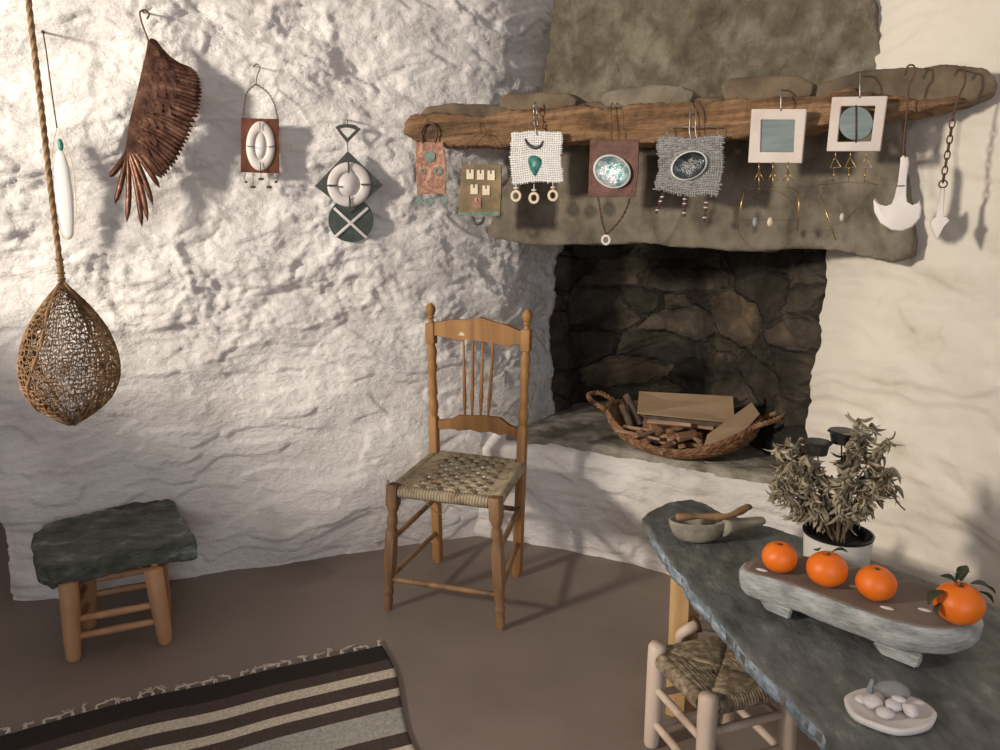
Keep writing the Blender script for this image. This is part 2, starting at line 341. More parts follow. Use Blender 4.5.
def h_right(S, Z, X):
    wx = S+0.12*fbm(S*2, Z*3, 2, 191); wz = Z+0.05*fbm(S*3, Z*3, 2, 157)
    q = fbm(wx*1.6, wz*5.0, 3, 141)*3; st = (np.floor(q)+sstep(0.7, 0.97, q-np.floor(q)))/3
    return 0.030*fbm(S*1.5, Z*2, 2, 103)+0.013*ridg(wx*2.6, wz*6, 3, 111)+0.005*fbm(wx*9, wz*12, 3, 123)+0.022*st
setp(wall_surface('wall_left', [(-1.79, 3.4), (-1.78, 2.62), (-1.735, 2.475), (-1.45, 2.56), (-0.9, 2.735), (-0.4, 2.90), (-0.085, 3.03), (0.10, 3.16), (0.235, 3.33), (0.262, 3.37), (0.27, 3.44)],
     -0.03, 2.62, 0.0075, plaster, h_left), kind='structure')
def edge_r(S, Z, L): return (0.035*fbm(Z*7+0*S, Z*0+3.3, 3, 9)-0.0)*np.clip(1-S/0.28, 0, 1)
setp(wall_surface('wall_right', [(1.028, 2.40), (1.045, 2.36), (1.10, 2.24), (1.20, 2.05), (1.34, 1.74), (1.50, 1.30), (1.60, 0.8), (1.66, 0.0), (1.68, -1.6)],
     -0.03, 2.62, 0.0085, plaster_r, h_right, edge=edge_r), kind='structure')
# off-frame side wall with the window the daylight comes through, and the ceiling beam that holds the rope
bm = B()
WX = -2.36; zs, zt, ya, yb = 1.47, 2.28, 0.22, 1.62
def wbox(y0, y1, z0, z1): box(bm, (WX-0.1, (y0+y1)/2, (z0+z1)/2), (0.2, y1-y0, z1-z0))
wbox(-2.3, ya, 0, 2.62); wbox(yb, 4.6, 0, 2.62); wbox(ya, yb, 0, zs); wbox(ya, yb, zt, 2.62)
setp(obj('wall_side', bm, plaster, None, False), kind='structure')
bm = B(); box(bm, (-2.0, 4.5, 1.3), (3.2, 0.2, 2.6)); setp(obj('wall_back', bm, plaster, None, False), kind='structure')
win = thing('window_1', (WX-0.1, (ya+yb)/2, zs), None, None); setp(win, kind='structure')
bm = B()
for z in (zs+0.02, zt-0.02): box(bm, (WX-0.1, (ya+yb)/2, z), (0.05, yb-ya, 0.04))
for y in (ya+0.02, yb-0.02): box(bm, (WX-0.1, y, (zs+zt)/2), (0.05, 0.04, zt-zs))
box(bm, (WX-0.1, 0.62, (zs+zt)/2), (0.03, 0.03, zt-zs)); box(bm, (WX-0.1, (ya+yb)/2, 1.78), (0.03, yb-ya, 0.025))
obj('window_frame', bm, tablew, win, False)
# ================================================================ fireplace
fp = thing('fireplace', (0.6, 2.9, 0), 'corner fireplace of dark stone under a rough timber mantel, with white plastered hearth front', 'fireplace')
def h_fire(S, Z, X):
    wx = S+0.08*fbm(S*3, Z*3, 2, 31); wz = Z+0.05*fbm(S*3, Z*3, 2, 37)
    q = fbm(wx*2.2, wz*4.6, 2, 45)*4; st = (np.floor(q)+sstep(0.8, 0.98, q-np.floor(q)))/4
    return 0.05*fbm(S*2, Z*2.4, 2, 33)+0.05*st+0.012*ridg(wx*5, wz*8, 3, 35)+0.006*fbm(S*18, Z*22, 3, 39)
wall_surface('firebox', [(0.10, 3.42), (0.23, 3.42), (0.30, 3.45), (0.34, 3.56), (0.44, 3.62), (0.70, 3.60), (0.87, 3.52), (0.93, 3.35), (0.98, 2.95), (1.01, 2.60), (1.03, 2.47), (1.07, 2.41), (1.12, 2.40)], 0.38, 1.75, 0.009, soot, h_fire, fp)
bm = B(); box(bm, (0.78, 3.22, 1.72), (0.75, 0.85, 0.06)); obj('light_leak_cap', bm, soot, fp, False)  # unseen lid added to keep sky light from leaking into the firebox
# hearth: white front wall below, grey ledge stone on top
ZH = 0.45
def h_hearth(S, Z, X):
    wx = S+0.1*fbm(S*2, Z*3, 2, 291); wz = Z+0.04*fbm(S*3, Z*3, 2, 257)
    q = fbm(wx*1.8, wz*6, 3, 241)*3; st = (np.floor(q)+sstep(0.72, 0.98, q-np.floor(q)))/3
    return 0.02*fbm(S*2, Z*3, 2, 203)+0.014*ridg(wx*3, wz*8, 3, 211)+0.004*fbm(wx*10, wz*14, 3, 223)+0.026*st-0.05*sstep(0.39, 0.455, Z)
wall_surface('hearth_front', [(-0.30, 3.10), (-0.11, 3.03), (0.03, 2.985), (0.167, 2.93), (0.40, 2.81), (0.63, 2.66), (0.82, 2.51), (0.99, 2.37), (1.15, 2.20)], -0.03, 0.452, 0.0075, plaster, h_hearth, fp)
bm = B()
led = [(0.02, 3.03), (0.167, 2.965), (0.40, 2.845), (0.63, 2.70), (0.82, 2.55), (0.98, 2.42), (1.2, 2.3), (1.25, 3.0), (1.0, 3.8), (0.2, 3.8), (0.10, 3.3)]
prism(bm, [(x, y, ZH-0.10) for x, y in led], (0, 0, 0.105))
rough(obj('hearth_ledge', bm, ledgem, fp), 0.012, 0.012, 0.12, 1, 0.004, 0.03)
# lintel slab
bm = B()
lp = [(520, 120), (512, 165), (500, 198), (485, 232), (491, 239), (520, 243), (549, 246), (575, 246), (600, 245), (640, 243), (668, 248), (700, 249), (745, 251), (790, 248), (822, 248), (858, 256), (892, 263), (912, 257), (915, 240), (910, 218), (906, 190), (902, 160), (900, 110)]
prism(bm, [LP.P(x, y, 0) for x, y in lp], -LP.n*0.13)
rough(obj('lintel_slab', bm, lintelm, fp), 0.009, 0.010, 0.15, 1, 0.003, 0.02)
# chimney breast
HP = Plane((0.155, 2.87), (1.075, 2.26))
bm = B()
hp = [(538, 125), (540, 92), (550, 45), (557, -30), (872, -30), (876, 20), (884, 62), (890, 125)]
prism(bm, [HP.P(x, y, 0) for x, y in hp], -HP.n*0.45)
rough(obj('chimney_breast', bm, hoodm, fp), 0.011, 0.018, 0.25, 1, 0.007, 0.03)
bm = B(); box(bm, (0.62, 3.42, 2.15), (1.10, 0.22, 1.05), None, 0.02); obj('chimney_back', bm, plaster, fp, True, auto=40)
# mantel: brown shelf stone above/behind and the wooden beam in front
bm = B()
sh = [(412, 122), (425, 106), (455, 103), (510, 105), (600, 102), (700, 98), (760, 92), (820, 82), (858, 70), (900, 66), (950, 64), (985, 68), (998, 80), (994, 92), (970, 102), (930, 108), (880, 110), (800, 118), (700, 122), (560, 126), (430, 128)]
prism(bm, [MP.P(x, y, -0.025) for x, y in sh], -MP.n*0.17)
rough(obj('shelf_stone', bm, shelfst, fp), 0.009, 0.007, 0.1, 2, 0.003, 0.02)
bm = B()
bmp = [(401, 122), (408, 113), (440, 113), (485, 117), (520, 109), (560, 108), (580, 105), (610, 107), (645, 102), (690, 102), (730, 98), (770, 99), (820, 94), (850, 90), (890, 96), (925, 100), (958, 96), (966, 100), (940, 107), (900, 112), (860, 118), (810, 128), (760, 134), (700, 141), (650, 143), (600, 141), (540, 140), (500, 146), (440, 145), (412, 141), (403, 133)]
prism(bm, [MP.P(x, y, 0.0) for x, y in bmp], -MP.n*0.15)
rough(obj('mantel_beam', bm, beamw, fp), 0.007, 0.014, 0.12, 1, 0.009, 0.03)
# mantel stones
def flat_stone(pts, dep, label, mt):
    c = MP.P(sum(p[0] for p in pts)/len(pts), sum(p[1] for p in pts)/len(pts), -0.03)
    bm = B(); prism(bm, [MP.P(x, y, -0.01) for x, y in pts], -MP.n*dep)
    o = obj('flat_stone', bm, mt, None, True, org=c); rough(o, 0.006, 0.003, 0.05, 6, 0.0015, 0.015)
    setp(o, label, 'stone', 'flat stones on the mantel')
flat_stone([(499, 98), (505, 93), (540, 92), (568, 93), (577, 99), (572, 110), (510, 111), (498, 107)], 0.09, 'brown flat stone on the left part of the mantel, just above the white woven hanging', shelfst)
flat_stone([(598, 99), (606, 91), (630, 86), (660, 84), (682, 86), (694, 92), (690, 104), (640, 107), (605, 108)], 0.08, 'long olive grey stone with a pointed left end lying on the middle of the mantel', lintelm)
flat_stone([(720, 86), (728, 78), (765, 74), (800, 76), (814, 84), (812, 97), (760, 101), (724, 101)], 0.10, 'dark brown blocky flat stone on the mantel behind the square marble frame', shelfst)
# ================================================================ chair
def build_chair():
    BL, BR, FL, FR = pz(438, 562, 0), pz(517, 576, 0), pz(388, 609, 0), pz(501, 629, 0)
    BP = Plane((BL.x, BL.y), (BR.x, BR.y)); c = (BL+BR+FL+FR)/4
    t = thing('ladder_back_chair', c, 'honey brown turned-wood chair with spindle back and woven cord seat, by the wall', 'chair')
    TL, TR = BP.P(430.5, 303, -0.03), BP.P(527.5, 309, -0.03)
    pr = [(0, .013), (.03, .015), (.55, .016), (.575, .017), (.58, .0135), (.595, .0175), (.615, .0195), (.635, .0165), (.65, .0125), (.665, .0185), (.69, .016), (.72, .014), (.75, .0165), (.765, .0195), (.78, .015), (.80, .0165), (.82, .0195), (.835, .016), (.845, .013), (.86, .016), (.925, .016), (.932, .011), (.940, .0085), (.947, .0145), (.953, .0100), (.960, .0145), (.970, .0185), (.982, .0180), (.993, .011), (1.0, .003)]
    bd = (TR-TL).normalized()
    for p, q in ((BL, TL), (BR, TR)):
        bm = B(); lathe(bm, p, q, pr, 16)
        for t0, t1, sz in ((.012, .575, .033), (.85, .928, .035)):
            bar(bm, p.lerp(q, t0), p.lerp(q, t1), sz, sz, up=BP.n, bev=.004)
        obj('back_post', bm, chairw, t, True, auto=45)
    # front legs turned
    sl = pz(393.5, 485, 0.0)
    FP_ = Plane((FL.x, FL.y), (FR.x, FR.y)); TFL, TFR = FP_.P(394, 484, 0), FP_.P(495.5, 497, 0)
    fpz = [(0, .013), (.03, .015), (.09, .016), (.12, .013), (.14, .017), (.17, .017), (.19, .013), (.23, .018), (.28, .016), (.31, .020), (.64, .021), (.67, .015), (.70, .019), (.74, .018), (.78, .014), (.81, .020), (.84, .021), (.99, .021), (1.0, .017)]
    for p, q in ((FL, TFL), (FR, TFR)):
        bm = B(); lathe(bm, p, q, fpz, 16); bar(bm, p.lerp(q, .83), p.lerp(q, 1.0), .040, .040, up=BP.n, bev=.005); bar(bm, p.lerp(q, .32), p.lerp(q, .60), .036, .036, up=BP.n, bev=.006); obj('leg', bm, chairw_d, t, True, auto=45)
    def on(a, b, z): return a.lerp(b, (z-a.z)/(b.z-a.z))
    zs_ = (TFL.z+TFR.z)/2-0.022
    fl, fr, bl, br = on(FL, TFL, zs_), on(FR, TFR, zs_), on(BL, TL, zs_), on(BR, TR, zs_)
    for a, b in ((fl, fr), (fl, bl), (fr, br), (bl, br)):
        bm = B(); lathe(bm, a, b, [(0, .012), (.5, .013), (1, .012)], 10); obj('seat_rail', bm, chairw_d, t)
    H_ = zs_
    st = [(FL, TFL, FR, TFR, .115), (BL, TL, BR, TR, .26), (FL, TFL, BL, TL, .26), (FL, TFL, BL, TL, .12), (FR, TFR, BR, TR, .27), (FR, TFR, BR, TR, .13)]
    for a, a2, b, b2, z in st:
        bm = B(); lathe(bm, on(a, a2, z), on(b, b2, z+.005), [(0, .008), (.1, .0095), (.5, .0105), (.9, .0095), (1, .008)], 10); obj('stretcher', bm, chairw_d, t)
    # slats traced on the back plane
    def slat(pts, nm, th=.018):
        bm = B(); prism(bm, [BP.P(x, y, -0.012) for x, y in pts], -BP.n*th, .003); obj(nm, bm, chairw, t, True, auto=40)
    slat([(434, 322), (445, 322), (453, 319), (466, 321), (474, 320), (480, 317), (487, 320), (498, 324), (508, 325), (515, 330), (525, 332), (525, 344), (516, 343), (510, 347), (496, 344), (480, 341), (466, 339), (456, 341), (448, 337), (434, 336)], 'crest_rail')
    slat([(436, 420), (450, 420), (458, 415), (470, 416), (482, 416), (500, 418), (508, 426), (522, 430), (522, 438), (512, 437), (505, 433), (500, 436), (490, 431), (480, 433), (470, 429), (458, 431), (450, 428), (438, 430)], 'lower_back_rail')
    bm = B(); prism(bm, [BP.P(x, y, -.0105) for x, y in ((458, 335), (461, 331.5), (465, 334.5), (463, 336))], -BP.n*.002); obj('chipped_spot', bm, bone, t, False)
    for x0, x1 in ((463.5, 465), (473, 472), (483, 480.5), (493.5, 488)):
        bm = B(); lathe(bm, BP.P(x0, 340, -.021), BP.P(x1, 419, -.021), [(0, .0035), (.12, .005), (.2, .004), (.5, .0075), (.62, .006), (.7, .0085), (.9, .005), (1, .004)], 10); obj('spindle', bm, chairw, t)
    # woven seat
    bm = B(); nw, nf = 8, 12
    def sq(u, v): return fl.lerp(fr, u).lerp(bl.lerp(br, u), v)
    dp = Vector((0, 0, 1)); U0, U1 = .17, .86
    for i in range(nw+1):            # front-to-back cords
        u = U0+(U1-U0)*i/nw
        for dd in (-.004, .004):
            tube(bm, [sq(u, -.012)+Vector((dd, 0, 0))]+[sq(u, .04+.92*j/24)+dp*.010+Vector((dd, 0, 0)) for j in range(25)]+[sq(u, 1.015)+Vector((dd, 0, 0))], .004, 6)
    for j in range(nf*2):            # side-to-side strands, fat where they float over
        v = .03+.94*(j+.5)/(nf*2); row = j//2; pts = [sq(-.03, v), sq(.01, v)+dp*.013, sq(U0-.03, v)+dp*.012]; rr = [.0035, .0035, .0035]
        for i in range(nw*4+1):
            u = U0+(U1-U0)*i/(nw*4); a = math.sin(math.pi*(i/4.0*.5*2+(row % 2)))
            pts.append(sq(u, v)+dp*(.012+.0075*a)); rr.append(.0048+.0022*max(0, a))
        pts += [sq(U1+.03, v)+dp*.012, sq(.99, v)+dp*.013, sq(1.03, v)]; rr += [.0035]*3
        tube(bm, pts, rr, 6)
    for a, b in ((fl, fr), (bl, br), (fl, bl), (fr, br)):      # cord wrapped round the rails
        L = (b-a).length; n = int(L/.0115)
        for k in range(n):
            cpt = a.lerp(b, .06+.88*(k+.5)/n); torus(bm, cpt, (b-a), .0150, .0062, 10)
    obj('woven_seat', bm, cordm, t)
    # loose cord hanging below
    bm = B(); tube(bm, sp([sq(.3, .0)+Vector((0, 0, -.02)), sq(.42, .1)+Vector((0, 0, -.08)), sq(.52, .1)+Vector((0, 0, -.045)), sq(.66, .05)+Vector((0, 0, -.05))], 5), .0018, 5); obj('loose_cord', bm, cordm, t)
build_chair()
# ================================================================ slate-topped stool on the left
def build_slate_stool():
    FL, FR = pz(74, 660, 0), pz(166, 643, 0)
    d = (FR-FL).normalized(); n = Vector((-d.y, d.x, 0)); dep = 0.20
    BL, BR = FL+n*dep+d*0.02, FR+n*dep-d*0.01
    Pf = Plane((FL.x, FL.y), (FR.x, FR.y)); zt_ = Pf.P(120, 575, 0).z
    t = thing('stool', (FL+FR+BL+BR)/4, 'low wooden stool with a thick dark green slate slab for a seat', 'stool')
    up = Vector((0, 0, zt_))
    lg = []
    for p, dx in ((FL, .012), (FR, -.014), (BL, .010), (BR, -.01)):
        q = p+up+d*dx; lg.append((p, q))
        bm = B(); lathe(bm, p, q, [(0, .018), (.04, .022), (.3, .0255), (.7, .028), (1, .0275)], 14, .0015); obj('leg', bm, stoolw, t)
    def on(k, f): return lg[k][0].lerp(lg[k][1], f)
    for a, b, f in ((0, 1, .52), (0, 1, .30), (2, 3, .66), (2, 3, .45), (0, 2, .6), (0, 2, .35), (1, 3, .6), (1, 3, .38)):
        bm = B(); lathe(bm, on(a, f), on(b, f+.02), [(0, .008), (.15, .011), (.5, .0125), (.85, .011), (1, .008)], 10, .001); obj('stretcher', bm, stoolw, t)
    for a, b in ((2, 3), (0, 2), (1, 3)):
        bm = B(); bar(bm, on(a, .90), on(b, .90), .02, .045, bev=.004); obj('apron', bm, stoolw, t)
    z1 = zt_+.062
    top = [(32, 546), (34, 533), (45, 524), (70, 517), (95, 511), (125, 503), (150, 497), (166, 496), (175, 503), (183, 518), (196, 538), (168, 542), (126, 549), (84, 560), (50, 567), (36, 561)]
    bm = B(); prism(bm, [pz(x, y, z1) for x, y in top], (0, 0, -.072))
    o = obj('slate_seat', bm, slate, t); rough(o, .006, .012, .06, 2, .005, .02)
    o['label'] = 'thick dark green slate slab'
build_slate_stool()
# ================================================================ rug
def build_rug():
    a, b = pz(-70, 751, .008), pz(381, 645, .008); d = (b-a).normalized(); n = Vector((d.y, -d.x, 0))
    e1 = pz(418, 750, .008); sh_ = (e1-b).dot(d)/(e1-b).dot(n); W_ = (b-a).length+0.35; a = b-d*W_; Ln = 0.95
    c = (a+b)/2+n*Ln/2
    pxs = [645, 659, 668.5, 676.5, 687, 695, 705.5, 729, 741, 752]
    ds = []
    for y in pxs:
        x = 381+(y-645)*37/105; ds.append((pz(x, y, .008)-b).dot(n))
    mt, nn, bs, mp = nt('striped_wool_rug'); uv = nn.nodes.new('ShaderNodeUVMap'); sx = nn.nodes.new('ShaderNodeSeparateXYZ')
    nn.links.new(uv.outputs[0], sx.inputs[0])
    blk, brn, crm, gry = (.018, .012, .010), (.07, .048, .040), (.62, .54, .43), (.40, .385, .34)
    st = [(0, blk), (ds[1]/Ln, brn), (ds[2]/Ln, crm), (ds[3]/Ln, brn), (ds[4]/Ln, crm), (ds[5]/Ln, brn), (ds[6]/Ln, gry), (ds[7]/Ln, brn), (ds[8]/Ln, crm), (ds[9]/Ln+.01, brn)]
    p = ds[9]/Ln+.04
    for cc in (crm, blk, gry, brn, crm, brn, crm, brn, blk):
        st.append((min(.995, p), cc)); p += .04 if cc != gry else .09
    r = ramp(nn, sx.outputs[1], st, 'CONSTANT')
    ns = noise_node(nn, mp, 120, 5); r2 = ramp(nn, ns.outputs[0], [(.3, (.6, .6, .6)), (.7, (1.3, 1.3, 1.3))])
    mx = nn.nodes.new('ShaderNodeMix'); mx.data_type = 'RGBA'; mx.blend_type = 'MULTIPLY'; mx.inputs[0].default_value = .8
    nn.links.new(r.outputs[0], mx.inputs[6]); nn.links.new(r2.outputs[0], mx.inputs[7]); nn.links.new(mx.outputs[2], bs.inputs['Base Color'])
    wv = nn.nodes.new('ShaderNodeTexWave'); wv.inputs['Scale'].default_value = 70; nn.links.new(mp.outputs[0], wv.inputs[0])
    bp = nn.nodes.new('ShaderNodeBump'); bp.inputs['Strength'].default_value = .4; bp.inputs['Distance'].default_value = .003
    nn.links.new(wv.outputs[0], bp.inputs['Height']); nn.links.new(bp.outputs[0], bs.inputs['Normal']); bs.inputs['Roughness'].default_value = .95
    t = thing('rug', c, 'striped black, brown and cream woven rug with knotted fringe on the floor', 'rug')
    nu, nv = 150, 60; bm = B(); uvl = bm.loops.layers.uv.new('UVMap'); V = {}
    def P(u, v, top=True):
        x = u*W_; y = v*Ln
        dy = .006*math.sin(x*5)+.005*math.sin(x*13+1); dx = .012*math.sin(y*11)*u
        z = .011+.002*math.sin(x*9+y*3)+.001*math.sin(x*23)
        if not top: z = .002
        return a+d*(x+dx+sh_*y)+n*(y+dy*(1-v*.3))+Vector((0, 0, z-.008))
    for i in range(nu+1):
        for j in range(nv+1): V[i, j, 1] = bm.verts.new(P(i/nu, j/nv)); V[i, j, 0] = bm.verts.new(P(i/nu, j/nv, False))
    def F(ks, uvs):
        f = bm.faces.new([V[k] for k in ks])
        for l, q in zip(f.loops, uvs): l[uvl].uv = q
    for i in range(nu):
        for j in range(nv):
            for s in (0, 1):
                F([(i, j, s), (i+1, j, s), (i+1, j+1, s), (i, j+1, s)], [(i/nu, j/nv), ((i+1)/nu, j/nv), ((i+1)/nu, (j+1)/nv), (i/nu, (j+1)/nv)])
        for j in (0, nv): F([(i, j, 0), (i+1, j, 0), (i+1, j, 1), (i, j, 1)], [(i/nu, j/nv*.999)]*4)
    for j in range(nv):
        for i in (0, nu): F([(i, j, 0), (i, j+1, 0), (i, j+1, 1), (i, j, 1)], [(i/nu, j/nv), (i/nu, (j+1)/nv), (i/nu, (j+1)/nv), (i/nu, j/nv)])
    obj('woven_field', bm, mt, t)
    bm = B(); k = 0; fr = mat('cream_fringe', [(.50, .44, .36), (.66, .60, .50)], 60, .95, .3, 200)
    x = 0.0
    while x < W_+.02:
        base = a+d*x+n*(.006*math.sin(x*5)+.005*math.sin(x*13+1))+Vector((0, 0, .004))
        an = random.uniform(-1.1, 1.1); L = random.uniform(.03, .055)
        for q in range(3):
            v = (-n*math.cos(an)+d*math.sin(an)).normalized(); s_ = d*random.uniform(-.006, .006)
            tube(bm, sp([base+s_, base-n*.012+s_*.3+Vector((0, 0, .004)), base+v*L*.6+d*random.uniform(-.01, .01)+s_, base+v*L+d*random.uniform(-.015, .015)+s_*1.6-Vector((0, 0, .002))], 3), .0021, 5)
        x += random.uniform(.028, .05)
    o = obj('fringe', bm, fr, t); o['kind'] = 'stuff'
build_rug()
# ================================================================ table
TZ = 0.50
tab_px = [(641, 518), (647, 512), (668, 502), (690, 499), (706, 503), (722, 512), (745, 519), (770, 526), (800, 536), (850, 551), (900, 569), (950, 588), (1010, 611)]
fr_px = [(822, 752), (824, 735), (812, 722), (800, 712), (788, 695), (775, 684), (758, 668), (745, 654), (735, 640), (722, 625), (712, 613), (703, 604), (690, 590), (684, 577), (675, 569), (666, 556), (657, 543), (650, 532)]
poly = [pz(x, y, TZ) for x, y in tab_px]+[Vector((1.30, 1.20, TZ)), Vector((1.38, 0.80, TZ)), Vector((0.9, 0.55, TZ)), Vector((0.58, 0.75, TZ))]+[pz(x, y, TZ) for x, y in fr_px]
tb = thing('table', (0.85, 1.45, 0), 'low table with an irregular grey slate top on rough timber legs', 'table')
bm = B(); prism(bm, poly, (0, 0, -.030))
for f in bm.faces: f.material_index = 0
o = obj('slate_top', bm, [tabst], tb); rough(o, .007, .004, .15, 1, .0025, .015)
# split edge: a narrow slate rim along the front, blue sky sheen painted in
fw = [pz(x, y, TZ) for x, y in fr_px]
bm = B(); 
pts = sp(fw, 8)
top = []; bot = []; inn = []
for i, p in enumerate(pts):
    q = pts[min(i+1, len(pts)-1)]-pts[max(i-1, 0)]; nv_ = Vector((-q.y, q.x, 0)).normalized()   # outwards (left)
    j = mnoise.noise(p*60)*.004+mnoise.noise(p*180)*.002
    top.append(p+nv_*(.0005+j*.4)+Vector((0, 0, -.002))); bot.append(p+nv_*(.002+j)+Vector((0, 0, -.029))); inn.append(p-nv_*.02+Vector((0, 0, -.031)))
inn2 = [p+Vector((0, 0, .024)) for p in inn]
rows = [[bm.verts.new(p) for p in r] for r in (top, [a_.lerp(b_, .5)+Vector((mnoise.noise(a_*90)*.004, 0, 0)) for a_, b_ in zip(top, bot)], bot, inn, inn2)]
for r1, r2 in zip(rows, rows[1:]+rows[:1]):
    for i in range(len(pts)-1): bm.faces.new((r1[i], r1[i+1], r2[i+1], r2[i]))
o = obj('split_edge', bm, edgest, tb, True); o['label'] = 'split front edge of the slate with pale blue sky sheen painted in'
def post(bm, x, y, z0, z1, sx, sy, ang):
    box(bm, (x, y, (z0+z1)/2), (sx, sy, z1-z0), Matrix.Rotation(ang, 3, 'Z'), .004)
ang = math.radians(-38)
for x, y in ((0.485, 1.835), (1.02, 1.60), (0.66, 0.95), (1.22, 0.92)):
    bm = B(); post(bm, x, y, 0, .47, .055, .075, ang); obj('leg', bm, tablew, tb, True, auto=40)
for a_, b_ in (((0.452, 1.83), (0.65, 0.93)), ((0.485, 1.855), (1.02, 1.63)), ((0.66, .93), (1.22, .90))):
    bm = B(); bar(bm, (*a_, .448), (*b_, .448), .022, .05, bev=.003); obj('apron', bm, tablew, tb, True, auto=40)
bm = B(); tube(bm, sp([(0.470, 1.79, .225), (0.462, 1.775, .262), (0.478, 1.765, .285), (0.505, 1.775, .290), (0.56, 1.80, .270), (0.75, 1.76, .25)], 6), [.014]*31, 10)
obj('branch_stretcher', bm, palew, tb)
bm = B(); torus(bm, (0.498, 1.772, .292), (1, .3, .1), .015, .004, 14); torus(bm, (0.506, 1.774, .291), (1, .1, .3), .015, .004, 14); obj('wire_binding', bm, wirem, tb)
# ================================================================ rush stool
def build_rush_stool():
    A, Bq = pz(651, 745, 0), Vector((0.452, 1.485, 0)); e = (Bq-A); e_n = Vector((-e.y, e.x, 0)); Cq = A+e_n; Dq = Bq+e_n
    t = thing('stool', (A+Bq+Cq+Dq)/4, 'low pale wood stool with brown rush seat, tucked under the slate table', 'stool')
    zt_ = .285; c = (A+Dq)/2; lg = {}
    for k, p in (('A', A), ('B', Bq), ('C', Cq), ('D', Dq)):
        q = p.lerp(c, .05)+Vector((0, 0, zt_)); lg[k] = (p, q)
        bm = B(); lathe(bm, p, q, [(0, .016), (.03, .019), (.3, .0205), (.8, .0225), (.97, .0225), (1, .018)], 16, .0008); obj('leg', bm, palew, t)
    def on(k, z): return lg[k][0].lerp(lg[k][1], z/zt_)
    for a, b, z in (('A', 'B', .165), ('A', 'B', .07), ('C', 'D', .165), ('C', 'D', .08), ('A', 'C', .145), ('A', 'C', .055), ('B', 'D', .19), ('B', 'D', .10)):
        bm = B(); lathe(bm, on(a, z), on(b, z), [(0, .007), (.1, .0095), (.5, .0105), (.9, .0095), (1, .007)], 10, .0006); obj('stretcher', bm, palew, t)
    zc = .252; cs = [on(k, zc) for k in 'ABDC']; cc = sum(cs, Vector())/4
    for i in range(4):
        bm = B(); lathe(bm, cs[i], cs[(i+1) % 4], [(0, .010), (1, .010)], 8); obj('seat_rail', bm, palew, t)
    bm = B(); N = 26
    for k in range(N):
        f = 1.08-1.06*k/N
        z = .012*math.sin(math.pi*min(1, (k+1)/7)/2)+.004-(.010*(1-f) if f < 1 else 0)
        q = [cc+(p-cc)*f+Vector((0, 0, z)) for p in cs]
        for i in range(4):
            a, b = q[i], q[(i+1) % 4]; d = b-a
            if k < 4: a2, b2 = a+d*(.075), b-d*(.075)
            else: a2, b2 = a, b
            mids = [a2.lerp(b2, s)+Vector((0, 0, random.uniform(-.0012, .0012)+.004*math.sin(math.pi*s)))+(cc-(a2+b2)/2).normalized()*random.uniform(-.001, .001) for s in (0, .25, .5, .75, 1)]
            tube(bm, mids, .0034, 6)
    # wrapped cords over the rails
    for i in range(4):
        a, b = cs[i], cs[(i+1) % 4]; n = 22
        for k in range(n):
            torus(bm, a.lerp(b, .11+.78*(k+.5)/n), (b-a), .0155, .0055, 10)
    obj('rush_seat', bm, rushm, t)
    bm = B(); p = on('A', .24)+Vector((.035, -.01, 0)); tube(bm, sp([p, p+Vector((0, 0, -.03)), p+Vector((.004, 0, -.055))], 4), .002, 5); obj('loose_end', bm, rushm, t)
build_rush_stool()
